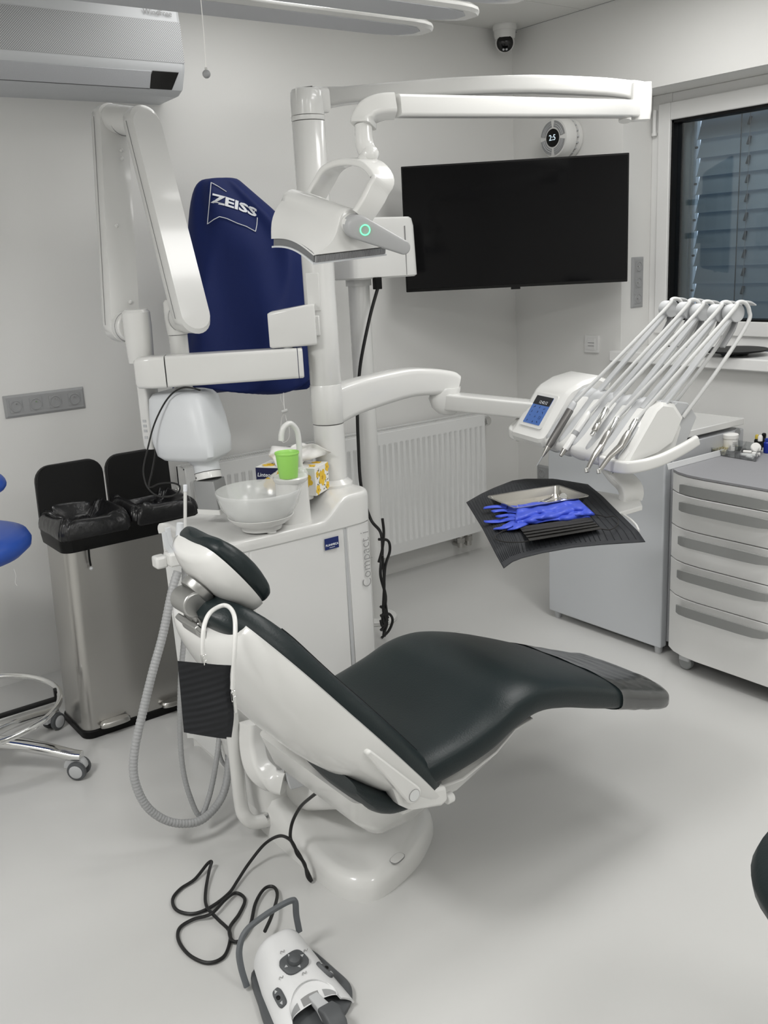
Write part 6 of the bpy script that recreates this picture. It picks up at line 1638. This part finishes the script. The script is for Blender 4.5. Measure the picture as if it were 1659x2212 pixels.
# ------------------------------------------------------------------ things on the drawer cart
CZ = 0.7245
og = thing('organizer_tray', 'clear plastic compartment tray on the grey cart top', 'organizer', V(2.99,1.86,CZ))
oc = [P(1529,980,Z=CZ), P(1632,997,Z=CZ), P(1655,972,Z=CZ), P(1545,958,Z=CZ)]
oA, oB = (oc[1]-oc[0]), (oc[3]-oc[0])
def OG(a, b, z): return oc[0]+oA*a+oB*b+V(0,0,z)
g = G()
def wall_(p, q, z0, z1, th=0.0014):
    d = (q-p).normalized(); n = V(-d.y,d.x,0)*th
    g.add([p-n+UZ*z0, q-n+UZ*z0, q+n+UZ*z0, p+n+UZ*z0, p-n+UZ*z1, q-n+UZ*z1, q+n+UZ*z1, p+n+UZ*z1], [(0,3,2,1),(4,5,6,7),(0,1,5,4),(1,2,6,5),(2,3,7,6),(3,0,4,7)])
for p, q in (((0,0),(1,0)),((1,0),(1,1)),((1,1),(0,1)),((0,1),(0,0)),((0.42,0),(0.42,1)),((0.68,0),(0.68,1)),((0,0.5),(0.68,0.5))):
    wall_(OG(*p,0), OG(*q,0), 0.001, 0.026)
g.build('compartment_walls', M['clear'], og, smooth=False)
G().prism([OG(0,0,0), OG(1,0,0), OG(1,1,0), OG(0,1,0)], (0,0,0.0015)).build('floor_sheet', M['clear'], og, smooth=False)
M['brass'] = mat('pale_brass', (0.55,0.50,0.30), 0.3, metal=0.8)
for r_ in range(2):
    for c_ in range(7):
        a = 0.04+0.05*c_+0.02*r_; z = 0.006+0.009*r_
        G().cyl(OG(a,0.03,z), OG(a,0.40,z), 0.0043, n=10).build('capsule', M['brass'], None, bevel=0.0008)
        o_ = bpy.data.objects['capsule' if (r_ == 0 and c_ == 0) else 'capsule.%03d' % (r_*7+c_)]
        tag(o_, 'tiny brass-coloured capsule stacked in the left compartment of the clear tray', 'capsule', 'capsules in the clear tray')
jr = P(1577,972,Z=CZ+0.004)
jar = thing('plastic_jar', 'white plastic jar with screw lid standing in the clear tray', 'jar', jr)
G().lathe([(0.024,0.0),(0.026,0.003),(0.0262,0.044),(0.024,0.046)], jr, UZ, 32).build('jar_body', M['paper'], jar)
G().lathe([(0.028,0.045),(0.0285,0.048),(0.0285,0.059),(0.026,0.0615),(0.001,0.0615)], jr, UZ, 32).build('screw_lid', M['paper'], jar)
dv = V(-0.62,-0.78,0)
for k in range(3): G().obox(jr+dv*0.0262+V(0.78,-0.62,0)*0.008+UZ*(0.020+0.006*k), V(0.78,-0.62,0)*0.008, dv*0.0006, UZ*0.0011).build('print_line', M['print_g'], jar, smooth=False)
for (a, b, lb) in ((0.24,0.74,'small loop of dark wire forceps in the clear tray left of the jar'),(0.40,0.62,'small loop of dark wire forceps in the clear tray under the jar')):
    c_ = OG(a,b,0.012)
    t = G().torus(c_+V(0,0,0.006), V(-0.5,-0.6,0.6), 0.011, 0.0022, 18, 6).build('clamp', mat('dark_steel', (0.16,0.17,0.20), 0.3, metal=0.8), None, at=c_-V(0,0,0.008))
    tag(t, lb, 'clamp')
for i, (a, b, z, an) in enumerate(((0.74,0.20,0.009,0.2),(0.82,0.22,0.010,0.15),(0.78,0.30,0.017,0.35),(0.93,0.25,0.010,0.0),(0.88,0.12,0.008,-0.3),(0.95,0.42,0.010,0.2))):
    c_ = OG(a,b,z); d_ = (oA.normalized()*math.cos(an)+oB.normalized()*math.sin(an))*0.015
    t = G().lathe([(0.001,0),(0.005,0.0006),(0.0055,0.003),(0.0055,0.027),(0.005,0.0294),(0.001,0.03)], c_-d_, d_, 14).build('cotton_roll', M['paper'], None, at=c_-V(0,0,0.006))
    tag(t, 'white cotton roll in the right compartment of the clear tray', 'cotton roll', 'cotton rolls in the clear tray')
dp = P(1631,974,Z=CZ+0.012)
fl = G().lathe([(0.001,0.0),(0.016,0.001),(0.0185,0.004),(0.0185,0.010),(0.016,0.013),(0.001,0.014)], dp+V(0,0,0.010), V(-0.55,-0.75,0.45), 24).build('floss_box', M['paper'], None, at=dp)
tag(fl, 'round white flat dispenser leaning in the clear tray', 'dispenser')
def bottle(px, py, label, r, h, mb, mc, ch, cr):
    p = P(px, py, Z=CZ)
    t = thing('dropper_bottle', label, 'bottle', p)
    G().lathe([(r*0.9,0.0),(r,0.002),(r,h*0.85),(r*0.6,h)], p, UZ, 22).build('bottle_body', mb, t)
    G().lathe([(cr,h),(cr,h+ch*0.75),(cr*0.6,h+ch),(0.001,h+ch)], p, UZ, 18).build('bottle_cap', mc, t)
bottle(1634,968,'small dark bottle with yellow cap behind the clear tray',0.0095,0.036,M['black'],mat('yellow_cap',(0.55,0.42,0.06),0.4),0.016,0.007)
bottle(1641,972,'small white dropper bottle with white cap behind the clear tray',0.009,0.034,M['black'],M['paper'],0.022,0.0085)
bottle(1649,966,'small dark bottle with black cap at the edge of the clear tray',0.009,0.040,M['black'],M['black'],0.014,0.008)
bottle(1658,978,'blue bottle at the right picture edge on the cart',0.015,0.044,mat('blue_bottle',(0.01,0.03,0.32),0.35),mat('blue_cap',(0.015,0.04,0.30),0.4),0.010,0.012)
